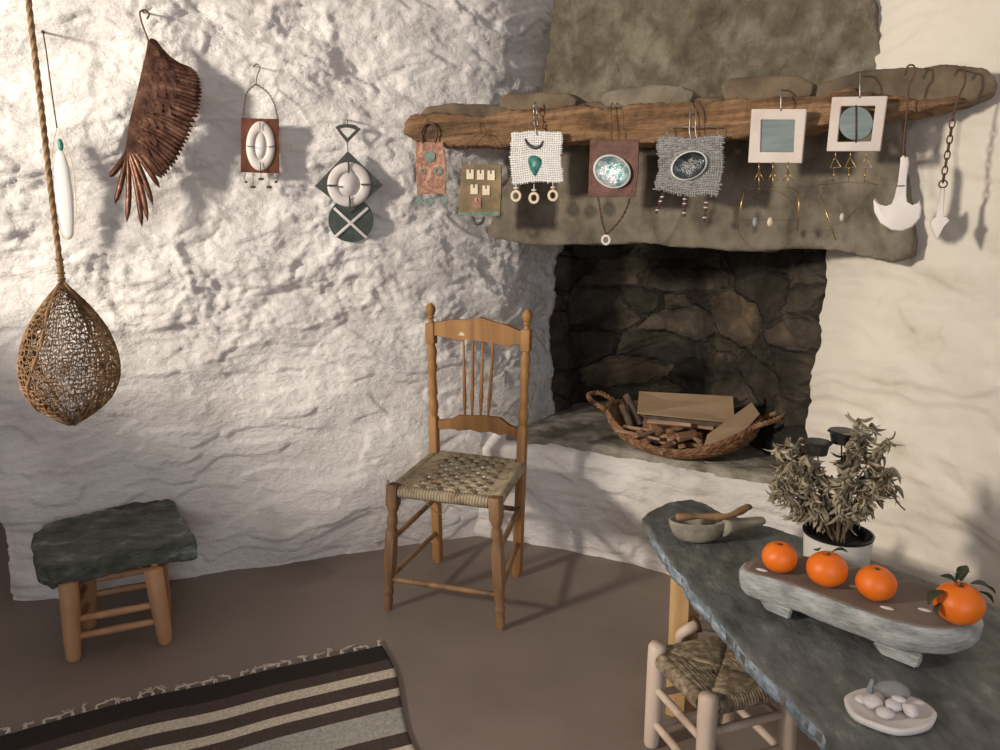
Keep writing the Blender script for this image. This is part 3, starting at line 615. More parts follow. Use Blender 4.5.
# ================================================================ stone tray and oranges
ZT = TZ+.082
def build_tray():
    ptsf = [(739, 567), (750, 573), (777, 580), (800, 588), (830, 599), (860, 610), (895, 622), (930, 629), (960, 630), (980, 624)]
    ptsb = [(984, 614), (965, 601), (930, 588), (880, 572), (830, 560), (790, 554), (765, 553), (746, 559)]
    top = [pz(x, y, ZT) for x, y in ptsf+ptsb]; c = sum(top, Vector())/len(top)
    t = thing('stone_tray', (c.x, c.y, TZ), 'long pale grey carved stone tray on feet, carrying oranges on the table', 'tray')
    n = 8; lp_ = sp(top, n, True); bm = B(); rings = []
    for sc, z, in ((.0, ZT), (.93, ZT-.0005), (.985, ZT-.003), (1.0, ZT-.012), (1.0, ZT-.030), (.975, ZT-.048), (.92, ZT-.063), (0, ZT-.063)):
        if sc == 0: rings.append(bm.verts.new((c.x, c.y, z))); continue
        rings.append([bm.verts.new(Vector((c.x+(p.x-c.x)*sc, c.y+(p.y-c.y)*sc, z))) for p in lp_])
    N = len(lp_)
    for r1, r2 in zip(rings, rings[1:]):
        for i in range(N):
            if isinstance(r1, bmesh.types.BMVert): bm.faces.new((r1, r2[i], r2[(i+1) % N]))
            elif isinstance(r2, bmesh.types.BMVert): bm.faces.new((r1[i], r1[(i+1) % N], r2))
            else: bm.faces.new((r1[i], r1[(i+1) % N], r2[(i+1) % N], r2[i]))
    o = obj('tray_body', bm, trayst, t)
    sb = o.modifiers.new('s', 'SUBSURF'); sb.levels = 1; sb.render_levels = 1
    rough(o, 0, .003, .05, 0, .0015, .012)
    bm = B()                                    # darker smooth upper face, a thin dressed layer
    prism(bm, [Vector((c.x+(p.x-c.x)*.945, c.y+(p.y-c.y)*.945, ZT-.002)) for p in lp_], (0, 0, .0045), .0015, 1)
    obj('dressed_top', bm, traytop, t, True, auto=50)
    ax = (top[9]-top[0]).normalized(); nrm = Vector((-ax.y, ax.x, 0))
    for f, kf in ((.13, 2), (.74, 6)):
        p = top[kf]+nrm*.004+(ax*.008 if kf == 6 else Vector((0, 0, 0))); w0 = .028 if f < .5 else .034
        q = [p-ax*w0*1.25+nrm*.000, p+ax*w0*1.25-nrm*.012, p+ax*w0*1.25+nrm*.065, p-ax*w0*1.25+nrm*.065]
        bm = B(); va = [bm.verts.new((v.x, v.y, ZT-.055)) for v in q]; cc = sum(q, Vector())/4
        vb = [bm.verts.new((cc.x+(v.x-cc.x)*.66, cc.y+(v.y-cc.y)*.9, TZ+.002)) for v in q]
        bm.faces.new(va); bm.faces.new(vb[::-1])
        for i in range(4): bm.faces.new((va[i], vb[i], vb[(i+1) % 4], va[(i+1) % 4]))
        bmesh.ops.bevel(bm, geom=bm.edges[:], offset=.004, segments=2, affect='EDGES')
        obj('foot', bm, trayst, t, True, auto=40)
    wp = mat('white_inlay_chip', [(.55, .53, .48), (.65, .62, .58)], 30, .6, .2, 60)
    for x, y in ((762, 570), (855, 587), (887, 608), (925, 610)):
        p = pz(x, y, ZT+.003); bm = B(); ball(bm, p, (.013, .005, .0028), Matrix.Rotation(-.6, 3, 'Z'), 2); obj('pale_spot', bm, wp, t)
build_tray()
def orange(px, py, dpx, label, leafy=0, sd=0):
    r0_ = dpx/2
    z = ZT+.034
    for _ in range(4):
        p = pz(px, py, z); dep = (p-CP).dot(f0); r = r0_*dep/FPX*1.0; z = ZT+.002+r*.90
    rot = Matrix.Rotation(random.uniform(-.3, .3), 3, 'X') @ Matrix.Rotation(random.uniform(0, 6), 3, 'Z')
    t = thing('orange', (p.x, p.y, ZT), label, 'orange', 'oranges on the stone tray')
    bm = B(); g = bmesh.ops.create_uvsphere(bm, u_segments=40, v_segments=24, radius=1)
    for v in g['verts']:
        rr = math.hypot(v.co.x, v.co.y)
        if v.co.z > 0: v.co.z -= .22*math.exp(-(rr/.16)**2)
        else: v.co.z += .08*math.exp(-(rr/.2)**2)
        v.co *= 1+.025*mnoise.noise(v.co*1.6+Vector((sd*5, 0, 0)))
        v.co = Vector((v.co.x*r, v.co.y*r, v.co.z*r*.9))
    bmesh.ops.transform(bm, matrix=Matrix.Translation(p), verts=bm.verts)
    obj('peel', bm, orange_m, t)
    top = p+Vector((0, -.1*r, r*.70))
    bm = B(); ball(bm, top+Vector((0, .1*r, .004)), (.004, .004, .003), None, 1); tube(bm, [top+Vector((0, .1*r, 0)), top+Vector((.001, .1*r, .010 if leafy else .006))], .0018, 6); obj('stem', bm, leaf_g, t)
    lv = {0: [], 1: [((-.45, .2, .95), 1.4, .5), ((.65, .5, .7), -.2, .55)], 2: [((.1, .25, 1.05), .6, .55), ((-.4, 0, 1.0), 2.4, .5), ((.75, 0, .75), -.3, .75), ((-.95, -.15, .45), 3.9, .7), ((.35, .5, 1.0), 1.2, .6), ((-.98, -.3, .0), 4.4, .45), ((1.0, .05, .35), -1.0, .5)]}[leafy]
    for q, a, L in lv:
        o_ = p+Vector(q)*r; bm = B(); n = 7; dx = Vector((math.cos(a), math.sin(a)*.4, 0)); up = Vector(q).normalized()
        if leafy == 2: dx = (dx+Vector((0, 0, -.4 if q[2] < .9 else .3))).normalized()
        sd_ = up.cross(dx).normalized(); up = dx.cross(sd_)
        L *= r*1.5; rows = []
        for i in range(n+1):
            s = i/n; wd_ = L*.27*math.sin(math.pi*min(1, s*.93+.05)); c_ = o_+dx*L*(s-.3)+up*(.15*L*math.sin(s*3))
            rows.append([bm.verts.new(c_-sd_*wd_+up*wd_*.4), bm.verts.new(c_), bm.verts.new(c_+sd_*wd_+up*wd_*.4)])
        for r1, r2 in zip(rows, rows[1:]):
            for k in range(2): bm.faces.new((r1[k], r1[k+1], r2[k+1], r2[k]))
        lo = obj('leaf', bm, leaf_g, t); sm = lo.modifiers.new('t', 'SOLIDIFY'); sm.thickness = .0008
orange(779.5, 557, 34, 'bare orange at the far left end of the stone tray, nearest the carved bowl', 0, 1)
orange(827, 569, 39, 'orange in front of the white plant pot, with two thin leaves behind it', 1, 2)
orange(876, 583, 38, 'orange in the middle of the tray, third from the left, no leaves', 0, 3)
orange(959, 603, 46, 'orange with dark curled leaves still on it, at the right end of the tray', 2, 4)
# ================================================================ marble dish with pebbles
def build_dish():
    out = [(844, 697), (852, 690), (868, 686), (884, 684), (905, 693), (922, 699), (935, 708), (937, 715), (930, 724), (912, 729), (895, 729), (872, 722), (852, 712)]
    z1 = TZ+.016; top = [pz(x, y, z1) for x, y in out]; c = sum(top, Vector())/len(top)
    lp_ = sp(top, 5, True); bm = B(); prev = None; N = len(lp_)
    for sc, z in ((0, .009), (.6, .009), (.86, .0125), (.95, .0155), (1, .012), (.98, .004), (.9, .001), (0, .001)):
        if sc == 0: cur = bm.verts.new((c.x, c.y, TZ+z))
        else: cur = [bm.verts.new((c.x+(p.x-c.x)*sc, c.y+(p.y-c.y)*sc, TZ+z)) for p in lp_]
        if prev is not None:
            for i in range(N):
                if isinstance(prev, bmesh.types.BMVert): bm.faces.new((prev, cur[i], cur[(i+1) % N]))
                elif isinstance(cur, bmesh.types.BMVert): bm.faces.new((prev[i], prev[(i+1) % N], cur))
                else: bm.faces.new((prev[i], prev[(i+1) % N], cur[(i+1) % N], cur[i]))
        prev = cur
    o = obj('stone_dish', bm, marble, None, True, org=(c.x, c.y, TZ)); setp(o, 'flat white marble dish holding pale pebbles, at the front of the slate table', 'dish')
    zb = TZ+.010
    S = [(862, 699, 14, 11, 'small pebble at the left end of the marble dish, partly behind the larger one'), (873, 702, 20, 17, 'large smooth pale pebble on the left of the marble dish'),
         (885, 713, 17, 14, 'round white pebble nearest the front rim of the marble dish'), (893, 705, 18, 15, 'pale pebble in the middle of the dish, under the small flat one'),
         (910, 709, 14, 19, 'upright oval pebble at the right of the pebbles on the dish')]
    for i, (x, y, wx, hy, lb) in enumerate(S):
        z = zb+.008
        for _ in range(3):
            p = pz(x, y, z); dep = (p-CP).dot(f0); k = dep/FPX/2; rz = hy*k*.72; z = zb+rz*.95
        bm = B(); ball(bm, p, (wx*k, hy*k*1.05, rz), Matrix.Rotation(random.uniform(-.5, .2), 3, 'Z'), 3, .12, i+1)
        setp(obj('pebble', bm, pebble_m, None, True, org=(p.x, p.y, zb)), lb, 'pebble', 'pebbles on the marble dish')
    p = pz(899, 699, zb+.030); bm = B(); ball(bm, p, (.011, .007, .0045), Matrix.Rotation(-.5, 3, 'Z'), 3, .1, 8)
    setp(obj('pebble', bm, pebble_m, None, True, org=p), 'small flat white pebble resting on top of the others on the dish', 'pebble', 'pebbles on the marble dish')
    p = pz(894, 691, zb+.014); bm = B(); ball(bm, p, (.026, .018, .016), Matrix.Rotation(-.35, 3, 'Z'), 3, .15, 9)
    setp(obj('pebble', bm, greyrock, None, True, org=(p.x, p.y, zb)), 'large grey pebble at the back of the marble dish', 'pebble', 'pebbles on the marble dish')
    p = pz(871, 687, zb+.010); bm = B(); g = bmesh.ops.create_cone(bm, segments=6, radius1=.0075, radius2=.003, depth=.026, cap_ends=True); bmesh.ops.transform(bm, matrix=Matrix.Translation(p+Vector((0, 0, .002))) @ Matrix.Rotation(.12, 4, 'Y'), verts=g['verts']); bmesh.ops.bevel(bm, geom=bm.edges[:], offset=.001, segments=1, affect='EDGES')
    setp(obj('stone_chip', bm, greyrock, None, True, org=(p.x, p.y, zb), auto=30), 'small upright grey stone chip at the back left of the marble dish', 'stone', 'pebbles on the marble dish')
build_dish()
# ================================================================ carved bowl and spoon
def build_bowl():
    a, b = pz(671, 521, TZ+.055), pz(724, 521, TZ+.055); c = (a+b)/2; ax = (b-a).normalized(); ny = Vector((-ax.y, ax.x, 0)); R = (b-a).length/2
    h = .05; t = thing('carved_bowl', (c.x, c.y, TZ), 'olive grey carved stone bowl with a long handle, at the far corner of the table', 'bowl')
    bm = B(); N = 40; prev = None
    prof = [(0, .001), (.55, .002), (.80, .014), (.97, .038), (1.03, .060), (.93, .062), (.80, .040), (.55, .022), (0, .017)]
    for sc, z in prof:
        if sc == 0: cur = bm.verts.new((c.x, c.y, TZ+z))
        else:
            cur = []
            for i in range(N):
                an = 2*math.pi*i/N; x = math.cos(an)*R*1.08*sc; y = math.sin(an)*R*.60*sc
                zz = z
                cur.append(bm.verts.new(c+ax*x+ny*y+Vector((0, 0, TZ+zz-c.z))))
        if prev is not None:
            for i in range(N):
                if isinstance(prev, bmesh.types.BMVert): bm.faces.new((prev, cur[i], cur[(i+1) % N]))
                elif isinstance(cur, bmesh.types.BMVert): bm.faces.new((prev[i], prev[(i+1) % N], cur))
                else: bm.faces.new((prev[i], prev[(i+1) % N], cur[(i+1) % N], cur[i]))
        prev = cur
    o = obj('bowl_body', bm, bowlst, t); sb = o.modifiers.new('s', 'SUBSURF'); sb.levels = 1; sb.render_levels = 1
    h0, h1 = pz(720, 526, TZ+.044), pz(764, 520, TZ+.040)
    bm = B(); pts = [h0.lerp(h1, s) for s in (0, .15, .35, .6, .85, .97, 1.02)]; tube(bm, pts, [.034, .029, .022, .018, .016, .013, .004], 14)
    for v in bm.verts: v.co.z = TZ+.038+(v.co.z-(TZ+.038))*.72
    obj('handle', bm, bowlst, t)
    s0, s1, s2 = pz(676, 517, TZ+.072), pz(728, 516, TZ+.072), pz(748, 507, TZ+.088)
    sptn = thing('wooden_spoon', s0, 'brown wooden stick spoon with a dark tip lying across the carved stone bowl', 'spoon')
    bm = B(); ps = sp([s0, s0.lerp(s1, .5), s1, s2], 6); tube(bm, ps, [.0085+.002*math.sin(i*.9) for i in range(len(ps))], 10); obj('shaft', bm, chairw_d, sptn)
    bm = B(); ball(bm, s2, (.011, .008, .008), None, 2, .2, 3); obj('dark_tip', bm, barkw, sptn)
build_bowl()
# ================================================================ potted dried plant
def build_plant():
    ct = pz(838, 533, TZ+.115); dep = (ct-CP).dot(f0); R = 33*dep/FPX
    t = thing('potted_plant', (ct.x, ct.y, TZ), 'dried drooping plant in a white pot with black rim, behind the oranges', 'plant')
    H = TZ+.115
    def lat(bm, prof, seg=40):
        prev = None
        for r, z in prof:
            cur = bm.verts.new((ct.x, ct.y, z)) if r == 0 else [bm.verts.new((ct.x+math.cos(2*math.pi*i/seg)*r, ct.y+math.sin(2*math.pi*i/seg)*r, z)) for i in range(seg)]
            if prev is not None:
                for i in range(seg):
                    if isinstance(prev, bmesh.types.BMVert): bm.faces.new((prev, cur[i], cur[(i+1) % seg]))
                    elif isinstance(cur, bmesh.types.BMVert): bm.faces.new((prev[i], prev[(i+1) % seg], cur))
                    else: bm.faces.new((prev[i], prev[(i+1) % seg], cur[(i+1) % seg], cur[i]))
            prev = cur
    bm = B(); lat(bm, [(0, TZ+.002), (R*.86, TZ+.002), (R*.88, TZ+.006), (R*.97, H-.012), (R*.985, H-.004), (R*.94, H-.003), (R*.93, H-.03), (0, H-.031)]); obj('pot', bm, potm, t, True, auto=50)
    bm = B(); lat(bm, [(R*.94, H-.035), (R*.945, H-.002), (R*1.0, H-.001), (R*1.01, H+.003), (R*.95, H+.004), (R*.90, H-.004), (R*.85, H-.035)]); obj('pot_liner', bm, blackp, t, True, auto=50)
    bm = B(); lat(bm, [(0, H-.022), (R*.5, H-.021), (R*.89, H-.024)]); 
    for v in bm.verts: v.co.z += .004*mnoise.noise(v.co*90)
    obj('soil', bm, soil, t)
    TP = Plane((ct.x-.2, ct.y+.06), (ct.x+.2, ct.y-.06))
    # stems: traced tips, spread in depth
    rnd = random.Random(11); bs = B(); bl = B()
    tips = [(778, 448, .03), (800, 440, -.03), (792, 462, .05), (815, 465, -.05), (778, 480, 0), (806, 492, -.05), (870, 425, .02), (862, 440, -.04), (858, 420, .04), (878, 455, .0), (888, 475, .05), (893, 488, -.02), (868, 505, -.04), (880, 462, -.05), (850, 470, .05), (828, 478, .02), (790, 500, -.03), (815, 508, -.06), (846, 455, -.02), (886, 440, .03), (786, 440, .0), (872, 480, .03), (782, 465, .02), (776, 492, .02), (800, 478, -.06), (796, 512, -.05), (822, 495, -.07), (808, 455, .04), (892, 468, .03), (855, 432, .0)]
    def leaf(p, dirv, L, wd):
        dirv = dirv.normalized(); side = dirv.cross(Vector((rnd.uniform(-1, 1), rnd.uniform(-1, 1), rnd.uniform(-1, 1)))).normalized(); up = side.cross(dirv)
        n = 6; rows = []; cur = rnd.uniform(1.0, 4.5); q = Vector(p); dv = dirv.copy()
        tw = rnd.uniform(-1.5, 1.5)
        for i in range(n+1):
            s = i/n; w_ = wd*math.sin(math.pi*(.12+.86*s))**.8
            sd = (side*math.cos(tw*s)+up*math.sin(tw*s)); uu = dv.cross(sd)
            rows.append([bl.verts.new(q-sd*w_+uu*w_*.7), bl.verts.new(q), bl.verts.new(q+sd*w_+uu*w_*.7)])
            dv = (dv+up*cur/n*.8+Vector((0, 0, -.12))).normalized(); q = q+dv*(L/n)
        for r1, r2 in zip(rows, rows[1:]):
            for k in range(2): bl.faces.new((r1[k], r1[k+1], r2[k+1], r2[k]))
    for (x, y, dpt) in tips:
        base = Vector((ct.x+rnd.uniform(-.012, .012), ct.y+rnd.uniform(-.012, .012), H-.02))
        tip = TP.P(x, y, dpt); mid = base.lerp(tip, .5)+Vector((0, 0, .02))+Vector((rnd.uniform(-.01, .01), 0, 0))
        pts = sp([base, base.lerp(mid, .5)+Vector((0, 0, .006)), mid, mid.lerp(tip, .6)+Vector((0, 0, .008)), tip], 4)
        tube(bs, pts, [.0026*(1-.6*i/len(pts)) for i in range(len(pts))], 6)
        L = len(pts)
        for k in range(int(L*.35), L):
            for q in range(2 if k < L*.6 else 5):
                a = rnd.uniform(0, 2*math.pi); dv = Vector((math.cos(a), math.sin(a), rnd.uniform(-1.8, .0)))
                leaf(pts[k]+Vector((rnd.uniform(-.004, .004),)*3), dv, rnd.uniform(.022, .042), rnd.uniform(.0032, .0066))
    # a curled tendril at the right
    tube(bs, sp([TP.P(868, 490, .02), TP.P(878, 488, .02), TP.P(888, 484, .02), TP.P(893, 492, .02), TP.P(897, 502, .02), TP.P(905, 510, .02)], 4), .0018, 5)
    obj('stems', bs, drystem, t)
    o = obj('foliage', bl, dryleaf, t); sm = o.modifiers.new('t', 'SOLIDIFY'); sm.thickness = .0006
    # two black stake lamps in the pot
    for i, (x, y, yb_, mt, lb) in enumerate(((817, 447, 500, metal_d, 'lower dark metal stake light among the dried leaves, left of its twin'), (842, 436, 490, metal_d, 'upper dark metal stake light, right of its twin, standing above the dried plant'))):
        p = TP.P(x, y, .035 if i == 0 else .0); l = thing('stake_light', (p.x, p.y, H-.02), lb, 'garden light', 'stake lights in the plant pot')
        bm = B(); tube(bm, [Vector((ct.x+(.0-.01)*(1-i)+.008*i, ct.y, H-.02)), p-Vector((0, 0, .01))], .0016, 6); obj('stake', bm, blackp, l)
        k = dep/FPX; bm = B(); tube(bm, [p+Vector((0, 0, z_)) for z_ in (-.019, -.016, .008, .008)], [.006, 9.5*k, 11.5*k, 10*k], 24); obj('lamp_cup', bm, mt, l, True, auto=40)
        bm = B(); tube(bm, [p+Vector((0, 0, z_)) for z_ in (.008, .010, .014)], [13*k, 14*k, 12.5*k], 10); obj('lamp_rim', bm, blackp, l, True, auto=30)
build_plant()
# ================================================================ firewood basket
def build_basket():
    c = Vector((0.685, 2.775, ZH+.008)); an = math.radians(-30); ax = Vector((math.cos(an), math.sin(an), 0)); ny = Vector((-ax.y, ax.x, 0))
    t = thing('basket', c, 'wide shallow brown woven basket with loop handles, full of firewood, on the hearth', 'basket')
    RX, RY, HH = .29, .165, .035
    def S(an_, f): # f 0 bottom .. 1 rim
        r = .35+.65*math.sin(f*math.pi/2)**.9; rim = (.105*abs(math.cos(an_))**2+.05*max(0, math.sin(an_)))*f**1.3
        return c+ax*RX*r*math.cos(an_)+ny*RY*r*math.sin(an_)+Vector((0, 0, HH*(f**1.6)+rim))
    bm = B(); N = 40
    rows = [[bm.verts.new(S(2*math.pi*i/N, f/8)) for i in range(N)] for f in range(9)]
    for r1, r2 in zip(rows, rows[1:]):
        for i in range(N): bm.faces.new((r1[i], r1[(i+1) % N], r2[(i+1) % N], r2[i]))
    bm.faces.new(rows[0][::-1]); sh_ = obj('basket_shell', bm, basketm, t); sm = sh_.modifiers.new('t', 'SOLIDIFY'); sm.thickness = .008; sm.offset = -1
    bm = B(); K = 15
    for k in range(K):
        f = (k+.6)/K
        pts = [S(2*math.pi*i/96, f)+(S(2*math.pi*i/96, f)-c-Vector((0, 0, HH*.7))).normalized()*(.003*math.sin(i*math.pi/1.5+k*math.pi)) for i in range(96)]
        tube(bm, pts, .0062, 6, True)
    obj('coil_weave', bm, basketm, t)
    bm = B()
    for ph in (0, 2.1, 4.2):
        tube(bm, [S(2*math.pi*i/140, 1)+Vector((0, 0, .006*math.sin(i*.9+ph)+.004))+ax*math.cos(2*math.pi*i/140)*.006*math.cos(i*.9+ph)+ny*math.sin(2*math.pi*i/140)*.006*math.cos(i*.9+ph) for i in range(140)], .006, 6, True)
    obj('rim', bm, basketm, t)
    for s in (-1, 1):
        bm = B(); e = S(0 if s > 0 else math.pi, 1)
        base = [e-ny*.065+ax*s*-.01, e-ny*.055+ax*s*.055+Vector((0, 0, .03)), e+ax*s*.085+Vector((0, 0, .040)), e+ny*.055+ax*s*.055+Vector((0, 0, .035)), e+ny*.065-ax*s*.01]
        ps = sp(base, 10)
        for ph in (0, 2.1, 4.2):
            tube(bm, [p+Vector((.005*math.cos(i*.9+ph), .005*math.cos(i*.9+ph), .005*math.sin(i*.9+ph))) for i, p in enumerate(ps)], .006, 6)
        obj('handle', bm, basketm, t)
    # sticks
    rnd = random.Random(5)
    def P2(u, v, z): return c+ax*u+ny*v+Vector((0, 0, z))
    def splitwood(p, q, w_, th, mt, nm, lb, grp, tilt=0.0):
        x = (q-p).normalized(); L = (q-p).length; y = Vector((0, 0, 1)).cross(x).normalized(); z = x.cross(y)
        rot = Matrix((x, y, z)).transposed() @ Matrix.Rotation(tilt, 3, 'X')
        bm = B(); pr = [(-.5, -.5), (.5, -.42), (.46, .35), (.1, .5), (-.45, .3)]
        n0 = [(a+rnd.uniform(-.08, .08), b+rnd.uniform(-.08, .08)) for a, b in pr]; n1 = [(a*.9+rnd.uniform(-.08, .08), b*.85+rnd.uniform(-.08, .08)) for a, b in pr]
        A = [bm.verts.new((-L/2, a*w_, b*th)) for a, b in n0]; Bv = [bm.verts.new((L/2, a*w_, b*th)) for a, b in n1]
        bm.faces.new(A[::-1]); bm.faces.new(Bv)
        for i in range(5): bm.faces.new((A[i], A[(i+1) % 5], Bv[(i+1) % 5], Bv[i]))
        bmesh.ops.bevel(bm, geom=bm.edges[:], offset=.0015, segments=1, affect='EDGES')
        # keep local axes so the grain runs along the stick
        me = bpy.data.meshes.new(nm); bmesh.ops.recalc_face_normals(bm, faces=bm.faces); bm.to_mesh(me); bm.free(); me.materials.append(mt)
        o = bpy.data.objects.new(nm, me); C.objects.link(o); o.matrix_world = Matrix.Translation((p+q)/2) @ rot.to_4x4(); return setp(o, lb, 'firewood', grp)
    G = 'split sticks of kindling in the basket'; LB = 'short split reddish kindling stick heaped in the front of the hearth basket'
    for i in range(26):
        u = rnd.uniform(-.16, .11); v = rnd.uniform(-.15, -.01); z = .03+.0022*i+rnd.uniform(0, .012)+.10*(v+.15); a = rnd.choice([rnd.uniform(-.5, .5), rnd.uniform(-1.3, -.6), rnd.uniform(.7, 2.0)])
        L = rnd.uniform(.08, .14) if abs(a) > .8 else rnd.uniform(.11, .19)
        dv = ax*math.cos(a)+ny*math.sin(a)+Vector((0, 0, rnd.uniform(-.3, .3)))
        m_ = P2(u, v*.8, z); splitwood(m_-dv*L/2, m_+dv*L/2, rnd.uniform(.024, .038), rnd.uniform(.014, .024), cutw, 'kindling_stick', LB, G, rnd.uniform(-.6, .6))
    def plank(pts, th, mt, lb):
        cc = sum(pts, Vector())/len(pts); nrm = (pts[1]-pts[0]).cross(pts[2]-pts[0]).normalized()
        if nrm.z > 0: nrm = -nrm
        bm = B(); prism(bm, pts, nrm*th, .0015, 1); o = obj('board', bm, mt, None, True, org=cc, auto=40); setp(o, lb, 'firewood'); return o
    FPn = Plane((c.x-ax.x*.3-ny.x*.0, c.y-ax.y*.3), (c.x+ax.x*.3, c.y+ax.y*.3))
    def on(x, y, off): return FPn.P(x, y, off)
    plank([on(639, 391, -.06), on(733, 396, -.05), on(735, 423, .05), on(637, 413, .06)], .007, boardw, 'wide tan board lying across the top of the firewood basket')
    plank([on(708, 434, .13), on(752, 402, -.01), on(760, 414, .0), on(744, 432, .08), on(704, 447, .14)], .012, boardw, 'brown angled board leaning at the right side of the firewood basket')
    plank([on(640, 411, .02), on(732, 421, .02), on(724, 428, .035), on(644, 418, .035)], .006, barkw, 'thin dark strip standing in for the shaded gap under the wide tan board in the basket')  # dark sheet in place of the shade below the tan board
    for x0, y0, x1, y1, o0, r_, lb in ((626, 395, 640, 425, -.02, .014, 'grey round stick standing at the left side of the firewood basket'), (622, 405, 632, 432, .03, .013, 'dark stick inside the left rim of the firewood basket'), (747, 396, 728, 405, -.10, .012, 'round branch end sticking out behind the right end of the boards')):
        bm = B(); a_, b_ = on(x0, y0, o0), on(x1, y1, o0+.04); tube(bm, [a_, a_.lerp(b_, .5)+Vector((.003, 0, .002)), b_], [r_, r_*1.1, r_], 10); setp(obj('firewood_stick', bm, barkw, None, True, org=a_, auto=40), lb, 'firewood')
build_basket()
# ================================================================ hanging net basket
def build_net():
    Yd = 1.85; PL = Plane((-2, Yd), (2, Yd))
    top, bot = PL.P(62, 282), PL.P(73, 424); cx = PL.P(70, 352); k = Yd/ (ray(70, 352).y)
    c = (top+bot)/2; W_ = 88*k/2
    t = thing('hanging_basket', (top.x, top.y, bot.z), 'brown knotted fibre drop-shaped basket hanging from a long rope', 'basket')
    prof = [(0, .03), (.05, .17), (.14, .42), (.24, .64), (.33, .80), (.43, .91), (.52, .98), (.61, 1.0), (.68, .98), (.76, .90), (.84, .75), (.90, .55), (.96, .27), (1, .05)]
    def rad(f):
        for (a, r1), (b, r2) in zip(prof, prof[1:]):
            if f <= b: return (r1+(r2-r1)*(f-a)/(b-a))*W_
        return prof[-1][1]*W_
    H = top.z-bot.z; rnd = random.Random(3)
    def S(a, f):
        r = rad(f)*(1+.04*math.sin(3*a+1)+.03*math.sin(5*a)); x = top.x+(bot.x-top.x)*f
        return Vector((x+r*math.cos(a), top.y+r*math.sin(a)*.95, top.z-H*f))
    bm = B(); NC, NV = 84, 30; V = []
    for j in range(NV+1):
        row = []
        for i in range(NC):
            f = j/NV+((.22/NV)*(1 if (i+j) % 2 else -1)+rnd.uniform(-.42, .42)/NV if 0 < j < NV else 0)
            a = 2*math.pi*(i+rnd.uniform(-.5, .5))/NC; row.append(bm.verts.new(S(a, min(1, max(0, f)))))
        V.append(row)
    for j in range(NV):
        for i in range(0, NC, 2):
            c0 = i+(j % 2); ks = [c0 % NC, (c0+1) % NC, (c0+2) % NC]
            bm.faces.new([V[j][q] for q in ks]+[V[j+1][q] for q in ks[::-1]])
    o = obj('net', bm, netm, t); wf = o.modifiers.new('w', 'WIREFRAME'); wf.thickness = .0046; wf.use_even_offset = False
    bm = B()
    for a0 in (-1.9, -.3, 1.2, 2.7): 
        tube(bm, [S(a0+.25*math.sin(f*5), f)+Vector((rnd.uniform(-.001, .001), 0, 0)) for f in [i/40 for i in range(41)]], [.0035+.002*math.sin(i) for i in range(41)], 6)
    for a0 in (0.4, 3.6):
        tube(bm, [S(a0+.5*math.sin(f*9+a0*3), f) for f in [i/50 for i in range(51)]], .0022, 5)
    obj('cord_ribs', bm, netm, t)
    bm = B(); ru = top+Vector((0, 0, 2.62-top.z)); n = 60
    path = [top.lerp(ru, i/n)+Vector((.0, .0, 0)) for i in range(n+1)]
    tube(bm, path, [.0058 if i > 2 else .0075 for i in range(n+1)], 8)
    for ph in (0, 2.1, 4.2):
        tube(bm, [top.lerp(ru, i/240)+Vector((.0040*math.cos(i*.5+ph), .0040*math.sin(i*.5+ph), 0)) for i in range(241)], .0034, 5)
    for i in range(4): torus(bm, top+Vector((0, 0, .006+i*.016)), (random.uniform(-.5, .5), .3, 1), .007, .003, 12)
    obj('rope', bm, rope, t)
    bm = B(); bar(bm, (-2.3, Yd, 2.68), (1.7, Yd, 2.68), .14, .14, bev=.01); setp(obj('trim_1', bm, beamw, None, True, auto=40), kind='structure')
build_net()
